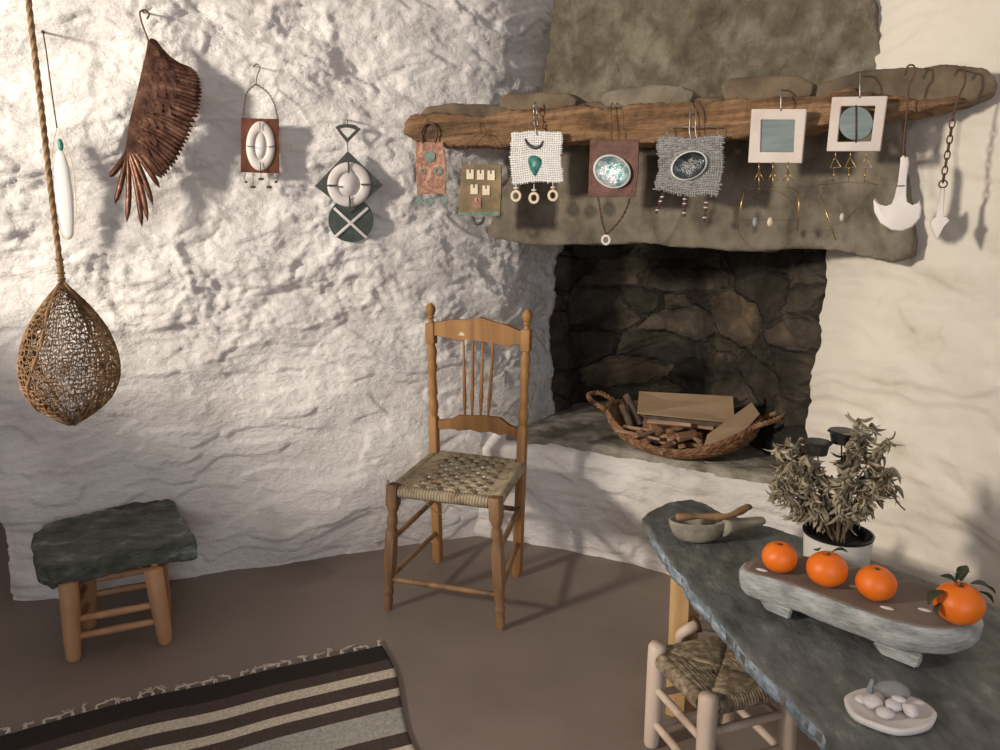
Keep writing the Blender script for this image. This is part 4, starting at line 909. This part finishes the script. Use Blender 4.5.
# ================================================================ ornaments on the left wall
N_ = LW.n
def build_wing():
    O = .085; P = lambda x, y, o=0: LW.P(x, y, O+o)
    t = thing('metal_wing', P(150, 120), 'dark copper bird wing with fanned feathers hanging from a wall hook', 'wing ornament')
    bm = B(); tube(bm, sp([P(142, 17), P(139, 14), P(141, 10), P(146, 11), P(148, 16), P(146, 20), P(143, 24)][::-1][0:0]+[P(147, 19), P(149, 14), P(145, 10), P(140, 12), P(141, 20), P(144, 29), P(149, 42)], 6), .0028, 8)
    tube(bm, [P(143, 12), P(143, 12, -O-.03)], .003, 8); obj('hook', bm, wirem, t)
    spine = sp([P(149, 40), P(144, 62), P(138, 88), P(131, 116), P(128, 138), P(126, 155)], 8)
    outl = [(157, 48), (163, 54), (171, 61), (179, 67), (188, 71), (197, 73), (200, 79), (201, 86), (202, 93), (201, 101), (200, 109), (198, 117), (193, 127), (190, 136), (186, 143), (183, 151), (178, 160), (173, 167), (167, 174), (162, 178), (160, 188), (153, 205), (148, 221), (142, 227), (127, 222), (115, 204), (110, 177)]
    main = outl[:20]; prim = outl[20:]; dense = []
    for i in range(len(main)-1):
        dense += [main[i], ((main[i][0]+main[i+1][0])/2, (main[i][1]+main[i+1][1])/2)]
    outl = dense+[main[-1]]+prim; nm_ = len(dense)+1
    n = len(outl)
    for i, (x, y) in enumerate(outl):
        f = i/(n-1); b = spine[min(len(spine)-1, int((0.02+.96*f)*(len(spine)-1)))]
        tip = P(x, y, -.012+.024*f); dv = tip-b; L = dv.length; dv.normalize(); sd = dv.cross(N_).normalized()
        w0 = .0115 if i < nm_ else .0072
        droop = Vector((0, 0, 1))*(-.0)+sd*0
        bm = B(); rows = []; K = 9
        bow = (.05*L if i < nm_ else .03*L)
        for k in range(K+1):
            s = k/K; w_ = w0*(.75+.5*math.sin(math.pi*s*.8))*(1 if s < .8 else max(.12, math.sqrt(max(0, 1-((s-.8)/.2)**2))))
            c_ = b+dv*L*s-sd*bow*math.sin(math.pi*s)+N_*(.004*math.sin(s*3)+.0012*(i % 3))
            rows.append([bm.verts.new(c_-sd*w_), bm.verts.new(c_+N_*.003), bm.verts.new(c_+sd*w_)])
        for r1, r2 in zip(rows, rows[1:]):
            for q in range(2): bm.faces.new((r1[q], r1[q+1], r2[q+1], r2[q]))
        o = obj('feather', bm, wingm, t); sm = o.modifiers.new('t', 'SOLIDIFY'); sm.thickness = .0016
    # covert plate with small overlapping scales
    bm = B(); pl_ = [(149, 40), (157, 50), (168, 62), (176, 75), (177, 92), (174, 108), (166, 124), (158, 140), (150, 152), (140, 160), (126, 158), (128, 138), (131, 116), (138, 88), (144, 62)]
    prism(bm, [P(x, y, .007) for x, y in pl_], -N_*.005, .001, 1)
    rnd = random.Random(2)
    for j in range(13):
        for k in range(4):
            f = .08+j/13*.85; b = spine[int(f*(len(spine)-1))]; e_ = P(*pl_[min(10, 1+int(f*9))], .010)
            q = b.lerp(e_, (k+.6)/4.6); dn = (e_-b).normalized()*.6+Vector((0, 0, -1)); dn.normalize(); sd = dn.cross(N_).normalized(); L = .030
            vs_ = [q-sd*.007+N_*.006, q-sd*.0065+dn*L*.7+N_*.007, q+dn*L+N_*.008, q+sd*.0065+dn*L*.7+N_*.007, q+sd*.007+N_*.006]
            prism(bm, vs_, -N_*.002)
    obj('covert_plate', bm, wingm, t, True, auto=30)
build_wing()
def build_feather():
    O = .06; P = lambda x, y, o=0: LW.P(x, y, O+o)
    t = thing('glass_pendant', P(66, 180), 'long white glass drop pendant with green bead, hanging beside the rope on a dark wire', 'pendant')
    bm = B(); tube(bm, [P(43, 32), P(43, 32, -O-.03)], .003, 8); ball(bm, P(43, 32), .006, None, 2); tube(bm, sp([P(43, 32), P(46, 50), P(50, 80), P(54, 108), P(57, 128)], 4), .0022, 6); obj('wire', bm, wirem, t)
    bm = B(); tube(bm, sp([P(57, 127), P(53, 145), P(52, 170), P(56, 210), P(62, 236), P(72, 237), P(76, 212), P(73, 170), P(66, 145), P(58, 127)], 5), .0014, 6); obj('outer_loop', bm, bone, t)
    bm = B(); ball(bm, P(60.5, 145), (.0085, .007, .020), None, 3); obj('green_bead', bm, turq, t)
    bm = B(); lathe(bm, P(60, 150), P(69, 239), [(0, .006), (.06, .014), (.2, .022), (.5, .026), (.8, .021), (.95, .013), (1, .006)], 18)
    for v in bm.verts:
        dd = (v.co-P(64, 195)).dot(N_); v.co -= N_*dd*.6
    obj('drop', bm, glassw, t)
build_feather()
def loop_pts(P, cx, cy, rx, ry, n=32, o=0, rot=0):
    out = []
    for k in range(n):
        a = 2*math.pi*k/n; x, y = rx*math.cos(a), ry*math.sin(a); out.append(P(cx+x*math.cos(rot)-y*math.sin(rot), cy+x*math.sin(rot)+y*math.cos(rot), o))
    return out
def wring(bm, P, cx, cy, ro, ri, n_, depth, N=36):     # fat rounded ring, ro/ri = (rx,ry) in px
    rows = []
    for k in range(8):
        a = math.pi*k/7; m = .5-.5*math.cos(a)
        rx = ri[0]+(ro[0]-ri[0])*m; ry = ri[1]+(ro[1]-ri[1])*m
        rows.append([bm.verts.new(q) for q in loop_pts(P, cx, cy, rx, ry, N, depth*math.sin(a))])
    rows.append([bm.verts.new(q) for q in loop_pts(P, cx, cy, *ro, N, -.002)]); rows.append([bm.verts.new(q) for q in loop_pts(P, cx, cy, *ri, N, -.002)])
    for r1, r2 in zip(rows, rows[1:]+rows[:1]):
        for i in range(N): bm.faces.new((r1[i], r1[(i+1) % N], r2[(i+1) % N], r2[i]))
def build_rust():
    O = .06; P = lambda x, y, o=0: LW.P(x, y, O+o)
    t = thing('wall_hanging', P(260, 145), 'rust red plate with an oval white ring and tiny dangles on a twisted wire loop', 'wall hanging')
    bm = B(); prism(bm, [P(241, 118), P(279, 119), P(279.5, 173.5), P(240.5, 172)], -N_*.006, .001, 1); obj('plate', bm, rustm, t, True, auto=40)
    bm = B(); wring(bm, P, 260.5, 146, (14.5, 25), (6, 13), N_, .009); obj('oval_ring', bm, marble, t)
    bm = B(); prism(bm, loop_pts(P, 260.5, 146, 6.5, 13.5, 24, .003), -N_*.004); obj('inner_disc', bm, pebble_m, t)
    bm = B()
    for a, b in (((260, 119), (260, 130)), ((260.5, 162), (260.5, 172)), ((244, 145.5), (254.5, 147)), ((267, 147), (277, 146))): tube(bm, [P(*a, .014), P(*b, .014)], .0014, 6)
    obj('cross_wires', bm, wirem, t)
    bm = B()
    for sx_, x1 in ((-1, 243), (1, 278)):
        ps = sp([P(256, 84), P(260.5+sx_*10-3, 92), P(260.5+sx_*15-1, 104), P(x1, 119)], 8)
        for ph in (0, math.pi): tube(bm, [p+Vector((.0025*math.cos(i*1.5+ph), 0, .0025*math.sin(i*1.5+ph))) for i, p in enumerate(ps)], .0013, 5)
    obj('wire_loop', bm, wirem, t)
    bm = B(); tube(bm, sp([P(253, 67, -.0), P(257, 64), P(260, 68), P(257, 76), P(256, 85)], 6), .0018, 6); tube(bm, [P(254, 66), P(254, 66, -O-.03)], .002, 6); obj('hook', bm, wirem, t)
    for x, y1, dx in ((246, 181, -2), (253, 186, 0), (261, 178, 0), (269, 186, 0), (276, 181, 2)):
        bm = B(); tube(bm, sp([P(x, 173), P(x+dx, 178), P(x+dx*.3, y1)], 4), .0012, 5)
        ball(bm, P(x, y1+1), (.011, .006, .005) if dx == 0 else (.006, .004, .004), None, 2); obj('dangle', bm, wirem, t)
    bm = B(); tube(bm, [P(261, 174), P(262, 203)], .0012, 5); ball(bm, P(262, 205), (.003, .003, .008), None, 2); obj('dangle', bm, bone, t)
build_rust()
def build_diamond():
    O = .06; P = lambda x, y, o=0: LW.P(x, y, O+o)
    t = thing('wall_hanging', P(349, 185), 'dark slate diamond with white ring above a green crossed disc, under a fan shaped hook', 'wall hanging')
    bm = B(); prism(bm, [P(348, 151), P(383, 185), P(350, 213), P(315, 186)], -N_*.008, .001, 1); obj('diamond_plate', bm, dslate, t, True, auto=40)
    bm = B(); wring(bm, P, 349, 184.5, (22, 22.5), (11, 12), N_, .010); obj('white_ring', bm, marble, t)
    bm = B(); prism(bm, loop_pts(P, 349, 184.5, 12, 12.5, 28, .003), -N_*.004); obj('inner_disc', bm, pebble_m, t)
    bm = B()
    for a, b in (((348.5, 161), (348.8, 173)), ((349.5, 196), (350, 208)), ((327, 185.5), (337, 185.5)), ((361, 184.5), (372, 184.5))): bar(bm, P(*a, .014), P(*b, .014), .006, .004, up=N_, bev=.0005)
    obj('cross_bars', bm, dslate, t)
    bm = B(); prism(bm, loop_pts(P, 351, 220, 22.5, 22, 40, -.010), -N_*.008, .001, 1); obj('crossed_disc', bm, dgreen, t, True, auto=40)
    bm = B(); bar(bm, P(334, 208, -.006), P(367, 238, -.006), .010, .005, up=N_, bev=.001); bar(bm, P(368, 208, -.007), P(335, 237, -.007), .010, .005, up=N_, bev=.001); obj('white_cross', bm, marble, t)
    arc = [(335.5, 127), (339, 125), (344, 124), (349, 124), (355, 125), (361, 129)]; inn = [(340, 129), (342, 128), (345, 127.5), (349, 127.5), (353, 128.5), (356, 130)]
    out = arc+[(354, 136), (347.5, 143), (341, 135)]; ii = inn+[(352, 133.5), (347.7, 138), (343.5, 133.5)]
    bm = B(); ringplate(bm, [P(*q) for q in out], [P(*q) for q in ii], -N_*.006); obj('fan_hook', bm, dslate, t, True, auto=40)
    bm = B(); tube(bm, [P(347.5, 141), P(348, 153)], .0016, 6); tube(bm, [P(347.5, 120), P(347.5, 120, -O-.03)], .0025, 6); tube(bm, [P(347.5, 120), P(347.6, 126)], .0014, 6); obj('wire', bm, wirem, t)
build_diamond()
# ================================================================ ornaments on the mantel
M_ = MP.n
def build_copper():
    O = .018; P = lambda x, y, o=0: MP.P(x, y, O+o)
    t = thing('wall_hanging', P(431, 168), 'narrow hammered copper plate with green disc and three green drops, leftmost on the mantel', 'wall hanging', None)
    bm = B(); prism(bm, [P(415.5, 142), P(443, 142), P(446, 165), P(445.5, 194), P(417, 194), P(416, 170)], -M_*.004, .0008, 1); obj('plate', bm, copperm, t, True, auto=40)
    bm = B(); tube(bm, sp([P(423, 143), P(421.5, 133), P(425, 125), P(430, 123), P(435, 126), P(437, 134), P(435, 143)], 6), .0045, 8); tube(bm, [P(427, 124), P(428, 118, -.01)], .002, 6); obj('leather_loop', bm, leather, t)
    for x, y, r in ((429.5, 156.5, 5.8),):
        bm = B(); prism(bm, loop_pts(P, x, y, r, r, 20, .004), -M_*.005, .0008, 1); obj('green_disc', bm, verdi, t, True, auto=40)
    bm = B(); wring(bm, P, 438.5, 171, (4.6, 4.6), (1.8, 1.8), M_, .004, 20); wring(bm, P, 423.5, 171, (2.8, 2.8), (1, 1), M_, .003, 16); obj('green_rings', bm, verdi, t)
    for x, y in ((419, 201), (430, 202), (443.5, 201)):
        bm = B(); prism(bm, [P(x, y-6), P(x+4.6, y), P(x, y+5.5), P(x-4.6, y)], -M_*.003, .0006, 1); tube(bm, [P(x, y-8), P(x, y-5)], .001, 5); obj('green_drop', bm, verdi, t, True, auto=40)
build_copper()
def build_brass():
    O = .03; P = lambda x, y, o=0: MP.P(x, y, O+o)
    t = thing('wall_hanging', P(480, 190), 'brownish brass plate with six small pale squares, hung on an arched wire', 'wall hanging')
    bm = B(); prism(bm, [P(462, 165), P(475, 163.5), P(501, 164.5), P(501, 190), P(500, 214), P(480, 215), P(458, 214), (P(460, 190))], -M_*.004, .0008, 1); obj('plate', bm, brassp, t, True, auto=40)
    bm = B(); prism(bm, [P(458.5, 212, .003), P(500, 211.5, .003), P(499.5, 216, .003), P(458, 215.5, .003)], -M_*.003, .0006, 1); obj('teal_strip', bm, verdi, t, True, auto=40)
    bm = B(); tube(bm, sp([P(462, 166), P(463, 155), P(467, 145), P(474, 137), P(481, 133), P(490, 136), (P(496, 146)), P(497, 165)], 6), .0016, 6); tube(bm, [P(481, 133), P(481, 122, -.025)], .0015, 6); obj('wire_arch', bm, wirem, t)
    for x, y in ((470, 174.5), (480.5, 175), (491, 175.5), (474, 189.5), (486, 190.5), (477.5, 203)):
        bm = B(); ringplate(bm, [P(x-3.6, y-5, .004), P(x+3.6, y-5, .004), P(x+3.6, y+4.6, .004), P(x-3.6, y+4.6, .004)], [P(x-.8, y-5, .004), P(x+.8, y-5, .004), P(x+.8, y-1.5, .004), P(x-.8, y-1.5, .004)], -M_*.003)
        obj('small_square', bm, bone if y < 200 else copperm, t, True, auto=30)
    bm = B(); tube(bm, sp([P(472, 217), P(474, 222), P(478, 224), P(482, 222), P(484, 217)], 5), .005, 8); obj('half_ring', bm, dslate, t)
build_brass()
def cloth(bm, P, cn, nu, nv, r, o0=0, fray=1.0, seed=1, wob=.8):
    rnd = random.Random(seed); a, b, c_, d = cn
    def Q(u, v, o): 
        x = (a[0]*(1-u)+b[0]*u)*(1-v)+(d[0]*(1-u)+c_[0]*u)*v; y = (a[1]*(1-u)+b[1]*u)*(1-v)+(d[1]*(1-u)+c_[1]*u)*v
        return P(x+wob*math.sin(v*7+seed), y+wob*math.sin(u*8+seed), o0+o)
    for i in range(nu):
        u = (i+.5)/nu; e0, e1 = rnd.uniform(0, fray)*.02, rnd.uniform(0, fray)*.03
        tube(bm, [Q(u+rnd.uniform(-.003, .003), -e0+(1+e0+e1)*j/(nv*2), .0012*math.sin(math.pi*(j/2+.5)+(i % 2)*math.pi)) for j in range(nv*2+1)], r*rnd.uniform(.8, 1.25), 5)
    for j in range(nv):
        v = (j+.5)/nv; e0, e1 = rnd.uniform(0, fray)*.03, rnd.uniform(0, fray)*.03
        tube(bm, [Q(-e0+(1+e0+e1)*i/(nu*2), v+rnd.uniform(-.003, .003), -.0012*math.sin(math.pi*(i/2+.5)+(j % 2)*math.pi)) for i in range(nu*2+1)], r*rnd.uniform(.8, 1.25), 5)
def build_white():
    O = .035; P = lambda x, y, o=0: MP.P(x, y, O+o)
    t = thing('wall_hanging', P(536, 157), 'white coarse woven square with turquoise drop and three bone rings on the mantel', 'wall hanging')
    bm = B(); cloth(bm, P, ((511, 132), (561, 131.5), (562, 181), (512, 183)), 22, 22, .0026); obj('woven_cloth', bm, clothw, t)
    bm = B(); prism(bm, [P(511.5, 132.5, -.003), P(560.5, 132, -.003), P(561, 180, -.003), P(512.5, 182, -.003)], -M_*.0015); obj('backing', bm, clothw, t)
    bm = B(); chain(bm, P(535, 103, -.01), P(536, 126, -.005), 4, .0075, .0022); chain(bm, P(536, 124, -.003), P(538, 134), 1, .008, .0022); obj('chain', bm, steelm, t)
    bm = B(); ps = sp([P(525, 139, .006), P(528, 144, .006), P(534, 147.5, .006), P(540, 146, .006), P(543, 141, .006)], 5); tube(bm, ps, [.002+.0035*math.sin(math.pi*i/(len(ps)-1)) for i in range(len(ps))], 8); obj('dark_crescent', bm, blackp, t)
    bm = B(); out = sp([P(534, 155.5, .004), P(540, 158, .004), P(541.5, 163, .004), P(538, 171, .004), P(535, 176, .004), P(531, 171, .004), P(528, 162, .004), P(529, 157, .004)], 4, True)
    cc = sum(out, Vector())/len(out); r1 = [bm.verts.new(p) for p in out]; r2 = [bm.verts.new(cc+(p-cc)*.75+M_*.006) for p in out]; ct = bm.verts.new(cc+M_*.0085); n = len(out)
    for i in range(n): bm.faces.new((r1[i], r1[(i+1) % n], r2[(i+1) % n], r2[i])); bm.faces.new((r2[i], r2[(i+1) % n], ct))
    bm.faces.new(r1[::-1]); obj('turquoise_drop', bm, turq, t)
    for x, y in ((516, 196), (534, 198), (553, 195.5)):
        bm = B(); wring(bm, P, x, y, (5.6, 6.2), (2.6, 3.2), M_, .005, 20); obj('bone_ring', bm, bone, t)
        bm = B(); tube(bm, [P(x, y-14), P(x, y-5)], .0016, 6); ball(bm, P(x, y-8), (.009, .005, .004), None, 2); obj('toggle', bm, marble, t)
build_white()
def shell(t, P, cx, cy, rx, ry, rot, mt, cup=.012):
    N = 36; bm = B()
    rows = [[bm.verts.new(q) for q in loop_pts(P, cx, cy, rx*s, ry*s, N, o, rot)] for s, o in ((1, .003), (.98, .012), (.9, .013))]
    for r1, r2 in zip(rows, rows[1:]):
        for i in range(N): bm.faces.new((r1[i], r1[(i+1) % N], r2[(i+1) % N], r2[i]))
    obj('shell_rim', bm, shellrim, t)
    bm = B(); rows = [[bm.verts.new(q) for q in loop_pts(P, cx, cy, rx*s, ry*s, N, o, rot)] for s, o in ((.92, .0125), (.8, .009), (.6, .005), (.35, .0025), (.1, .0015))]
    for r1, r2 in zip(rows, rows[1:]):
        for i in range(N): bm.faces.new((r1[i], r1[(i+1) % N], r2[(i+1) % N], r2[i]))
    bm.faces.new(rows[-1]); obj('shell', bm, mt, t)
def build_abalone():
    O = .035; P = lambda x, y, o=0: MP.P(x, y, O+o)
    t = thing('wall_hanging', P(613, 168), 'dark copper square with a pale blue-green shell and a ring on cords below', 'wall hanging')
    bm = B(); prism(bm, [P(590, 140), P(639, 140), P(638, 170), P(635, 197), P(588, 196), (P(589, 168))], -M_*.004, .0008, 1); obj('plate', bm, copper_d, t, True, auto=40)
    shell(t, P, 612, 171.5, 19.5, 16.5, .45, abal)
    bm = B()
    for ps in ([P(598, 197), P(600, 208), P(602, 220), P(606, 234)], [P(630, 198), P(625, 212), P(617, 224), P(607, 234)]):
        q = sp(ps, 8)
        for ph in (0, math.pi): tube(bm, [p+Vector((.0022*math.cos(i*1.1+ph), 0, .0022*math.sin(i*1.1+ph))) for i, p in enumerate(q)], .0022, 5)
    obj('cords', bm, leather, t)
    bm = B(); wring(bm, P, 606, 240, (5, 5.6), (2.4, 2.9), M_, .005, 20); obj('white_ring', bm, marble, t)
    bm = B(); tube(bm, [P(612, 103, -.045), P(611, 106, -.025), P(612, 141)], .0013, 5); tube(bm, [P(617, 103, -.045), P(617, 106, -.025), P(618, 141)], .0013, 5); obj('wire', bm, wirem, t)
build_abalone()
def build_grey():
    O = .03; P = lambda x, y, o=0: MP.P(x, y, O+o)
    t = thing('wall_hanging', P(690, 165), 'grey frayed cloth square with dark shell and three beaded strings', 'wall hanging')
    bm = B(); cloth(bm, P, ((661, 138), (724, 137), (719, 196), (657, 191)), 26, 24, .0028, 0, 1.6, 4, 1.3); obj('woven_cloth', bm, clothg, t)
    bm = B(); prism(bm, [P(662, 139, -.003), P(723, 138, -.003), P(718, 195, -.003), P(658, 190, -.003)], -M_*.0015); obj('backing', bm, clothg, t)
    shell(t, P, 689, 165.5, 19.5, 14, -.45, abal_d)
    for x0, y0, x1, y1 in ((664, 192, 656, 214), (685, 194, 684, 217), (707, 197, 704, 222)):
        bm = B(); a, b = P(x0, y0), P(x1, y1); tube(bm, [a, b], .0014, 5)
        for k in range(5): ball(bm, a.lerp(b, .12+k*.2), (.0058, .0058, .0045), None, 2)
        bd = obj('bead_string', bm, leather, t)
        bm = B()
        for k in (1, 2, 4): ball(bm, a.lerp(b, .02+k*.2), (.0066, .0066, .0026), None, 2)
        obj('white_beads', bm, marble, bd)
    bm = B()
    for x in (690, 696): tube(bm, sp([P(x, 100, -.05), P(x, 103, -.018), P(x, 118), P(x-.5, 130), P(x+1, 139)], 4), .0018, 6)
    tube(bm, [P(667, 127), P(667, 139)], .0014, 5); tube(bm, [P(718, 127), P(717, 138)], .0014, 5); tube(bm, [P(667, 127, -.005), P(718, 127, -.005)], .0016, 6); obj('hooks', bm, steelm, t)
build_grey()
def crow_foot(P, x, y0, dn, t, spread=5, dx=0):
    bm = B(); tube(bm, [P(x, y0), P(x+dx*.4, y0+10)], .0016, 6)
    for s in (-1, 0, 1): tube(bm, [P(x+dx*.4, y0+9, 0 if s else .003), P(x+dx*.4+s*spread, y0+(19 if s else 28), 0)], .0014, 6)
    tube(bm, [P(x+dx*.4-1.5, y0+27), P(x+dx*.4+1.5, y0+27)], .0014, 6)
    obj('forked_dangle', bm, goldm, t)
def build_frame_sq():
    O = .04; P = lambda x, y, o=0: MP.P(x, y, O+o)
    t = thing('wall_hanging', P(777, 135), 'pinkish marble frame around a square blue-grey slate panel, with forked gold dangles', 'wall hanging')
    bm = B(); ringplate(bm, [P(751.5, 109), P(806.5, 109), P(801.5, 163), P(748, 162.5)], [P(761, 119.5), P(795, 119.5), P(793.5, 152.5), P(760, 152)], -M_*.014); bmesh.ops.bevel(bm, geom=bm.edges[:], offset=.0012, segments=2, affect='EDGES'); obj('marble_frame', bm, marblep, t, True, auto=40)
    bm = B(); prism(bm, [P(760, 118.5, -.005), P(796, 118.5, -.005), P(794.5, 153.5, -.005), P(759, 153, -.005)], -M_*.006); obj('slate_panel', bm, bluest, t, False)
    bm = B(); tube(bm, sp([P(782, 91, -.055), P(781, 89, -.02), P(781, 96), P(781, 111)], 4), .002, 6); obj('hook', bm, steelm, t)
    for x in (759, 773, 788): crow_foot(P, x, 162, 0, t)
build_frame_sq()
def build_frame_rd():
    O = .04; P = lambda x, y, o=0: MP.P(x, y, O+o)
    t = thing('wall_hanging', P(856, 123), 'pinkish marble frame with a round blue-grey slate disc, with wire dangles', 'wall hanging')
    bm = B(); ringplate(bm, [P(832, 97), P(887.5, 96), P(880, 151), P(826.5, 151)], [P(841, 106), P(875.5, 105.5), P(871, 141.5), P(837, 142)], -M_*.014); bmesh.ops.bevel(bm, geom=bm.edges[:], offset=.0012, segments=2, affect='EDGES'); obj('marble_frame', bm, marblep, t, True, auto=40)
    bm = B(); prism(bm, loop_pts(P, 855.8, 123.3, 17, 16.8, 36, -.003), -M_*.007, .001, 1); obj('slate_disc', bm, bluest, t, True, auto=40)
    bm = B(); tube(bm, [P(856, 105), P(856, 143)], .0016, 6); obj('axle_wire', bm, wirem, t)
    bm = B(); tube(bm, sp([P(861, 76, -.055), P(860, 74, -.02), P(860, 84), P(860, 98)], 4), .002, 6); obj('hook', bm, steelm, t)
    for x in (836, 851, 867):
        bm = B(); tube(bm, [P(x, 151), P(x-1, 158)], .0014, 5)
        tube(bm, [P(x-1, 157), P(x-6, 168), P(x+5, 167)], .0013, 5, True); tube(bm, [P(x-2, 168), P(x-2.5, 182)], .0012, 5); ball(bm, P(x-2, 175), (.0035, .0035, .006), None, 1)
        obj('triangle_dangle', bm, goldm, t)
build_frame_rd()
def build_hoop():
    O = .03; P = lambda x, y, o=0: MP.P(x, y, O+o)
    t = thing('wire_pendant', P(768, 215), 'thin wire hoop with two gold rods and two beads, under the square marble frame', 'pendant')
    bm = B(); tube(bm, [P(744, 192), P(741, 205), P(738.5, 230)], .0018, 6); obj('gold_rod', bm, goldm, t)
    bm = B(); tube(bm, [P(798, 192), P(799, 205), P(797, 230)], .0018, 6); obj('gold_rod', bm, goldm, t)
    bm = B(); tube(bm, loop_pts(P, 768, 221, 31, 31, 40), .0008, 5, True); tube(bm, [P(739, 220), P(797, 220)], .0008, 5); tube(bm, [P(759, 186), P(744, 192)], .0008, 5); tube(bm, [P(788, 186), P(798, 192)], .0008, 5); obj('wire_hoop', bm, wirem, t)
    bm = B(); ball(bm, P(755, 222), (.007, .006, .014), None, 2); obj('blue_bead', bm, greyrock, t)
    bm = B(); ball(bm, P(770, 222), (.008, .006, .013), None, 2); obj('cream_bead', bm, bone, t)
build_hoop()
def build_tri():
    O = .03; P = lambda x, y, o=0: MP.P(x, y, O+o)
    t = thing('wire_pendant', P(843, 205), 'thin wire triangle with one slanted gold rod and a small bead, under the round-disc frame', 'pendant')
    bm = B(); tube(bm, [P(821, 197), P(836, 240)], .0018, 6); obj('gold_rod', bm, goldm, t)
    bm = B(); tube(bm, sp([P(834, 180), P(817, 185), P(821, 197)], 4), .0009, 5); tube(bm, [P(818, 185), P(849, 182), P(878, 185), P(845, 222)], .0008, 5); tube(bm, [P(864, 181), P(878, 185)], .0008, 5); obj('wire_triangle', bm, wirem, t)
    bm = B(); ball(bm, P(842, 217), (.006, .005, .011), None, 2); obj('pink_bead', bm, marblep, t)
build_tri()
def build_anchor():
    O = .03; P = lambda x, y, o=0: MP.P(x, y, O+o)
    t = thing('anchor_pendant', P(898, 200), 'white marble anchor hanging from a rusty wire at the right end of the mantel', 'pendant')
    bm = B(); tube(bm, sp([P(905, 75), P(908, 66), P(914, 66), P(914, 76), P(909, 86), P(907, 110), P(904, 140), P(903, 157)], 6), .0022, 6); tube(bm, [P(911, 65), P(911, 65, -.06)], .0022, 6); torus(bm, P(903, 158), (1, .3, 0), .007, .0018, 12); obj('wire', bm, wirem, t)
    out = [(900, 158), (903, 155), (908, 157), (909, 162), (906, 180), (904, 196), (905, 203), (912, 207), (917, 205), (919, 200), (921.5, 207), (920, 218), (912, 227), (902, 231), (891, 230), (880, 223), (874, 212), (873, 201), (875, 198), (879, 206), (886, 208), (893, 205), (896, 198), (898, 182), (900, 166)]
    bm = B(); prism(bm, [P(x, y, .006) for x, y in out], -M_*.018, .004, 3); o = obj('anchor', bm, marble, t, True, auto=50)
    bm = B(); torus(bm, P(901, 186), (0, 0, 1), .0105, .0012, 14); obj('binding', bm, wirem, t)
build_anchor()
def build_arrow():
    O = .03; P = lambda x, y, o=0: MP.P(x, y, O+o)
    t = thing('arrow_pendant', P(940, 210), 'small pale stone arrow pendant on a dark chain, rightmost of the hangings', 'pendant')
    bm = B(); tube(bm, sp([P(955, 76), P(958, 70), P(964, 71), P(965, 82), P(960, 94), P(956, 104), P(954, 114)], 6), .0026, 6); tube(bm, [P(962, 70), P(962, 70, -.06)], .0022, 6); obj('hook', bm, wirem, t)
    bm = B(); chain(bm, P(954, 112), P(943, 182), 9, .006, .0018); torus(bm, P(943, 184), M_, .009, .002, 14); obj('chain', bm, wirem, t)
    bm = B(); prism(bm, [P(941, 188, .004), P(945, 188, .004), P(942, 218, .004), P(946, 216, .004), P(950, 221, .004), P(943, 226, .004), P(938, 240, .004), P(933, 232, .004), P(932, 224, .004), P(930, 221, .004), P(937, 217, .004)], -M_*.010, .002, 2); obj('stone_arrow', bm, marble, t, True, auto=50)
build_arrow()
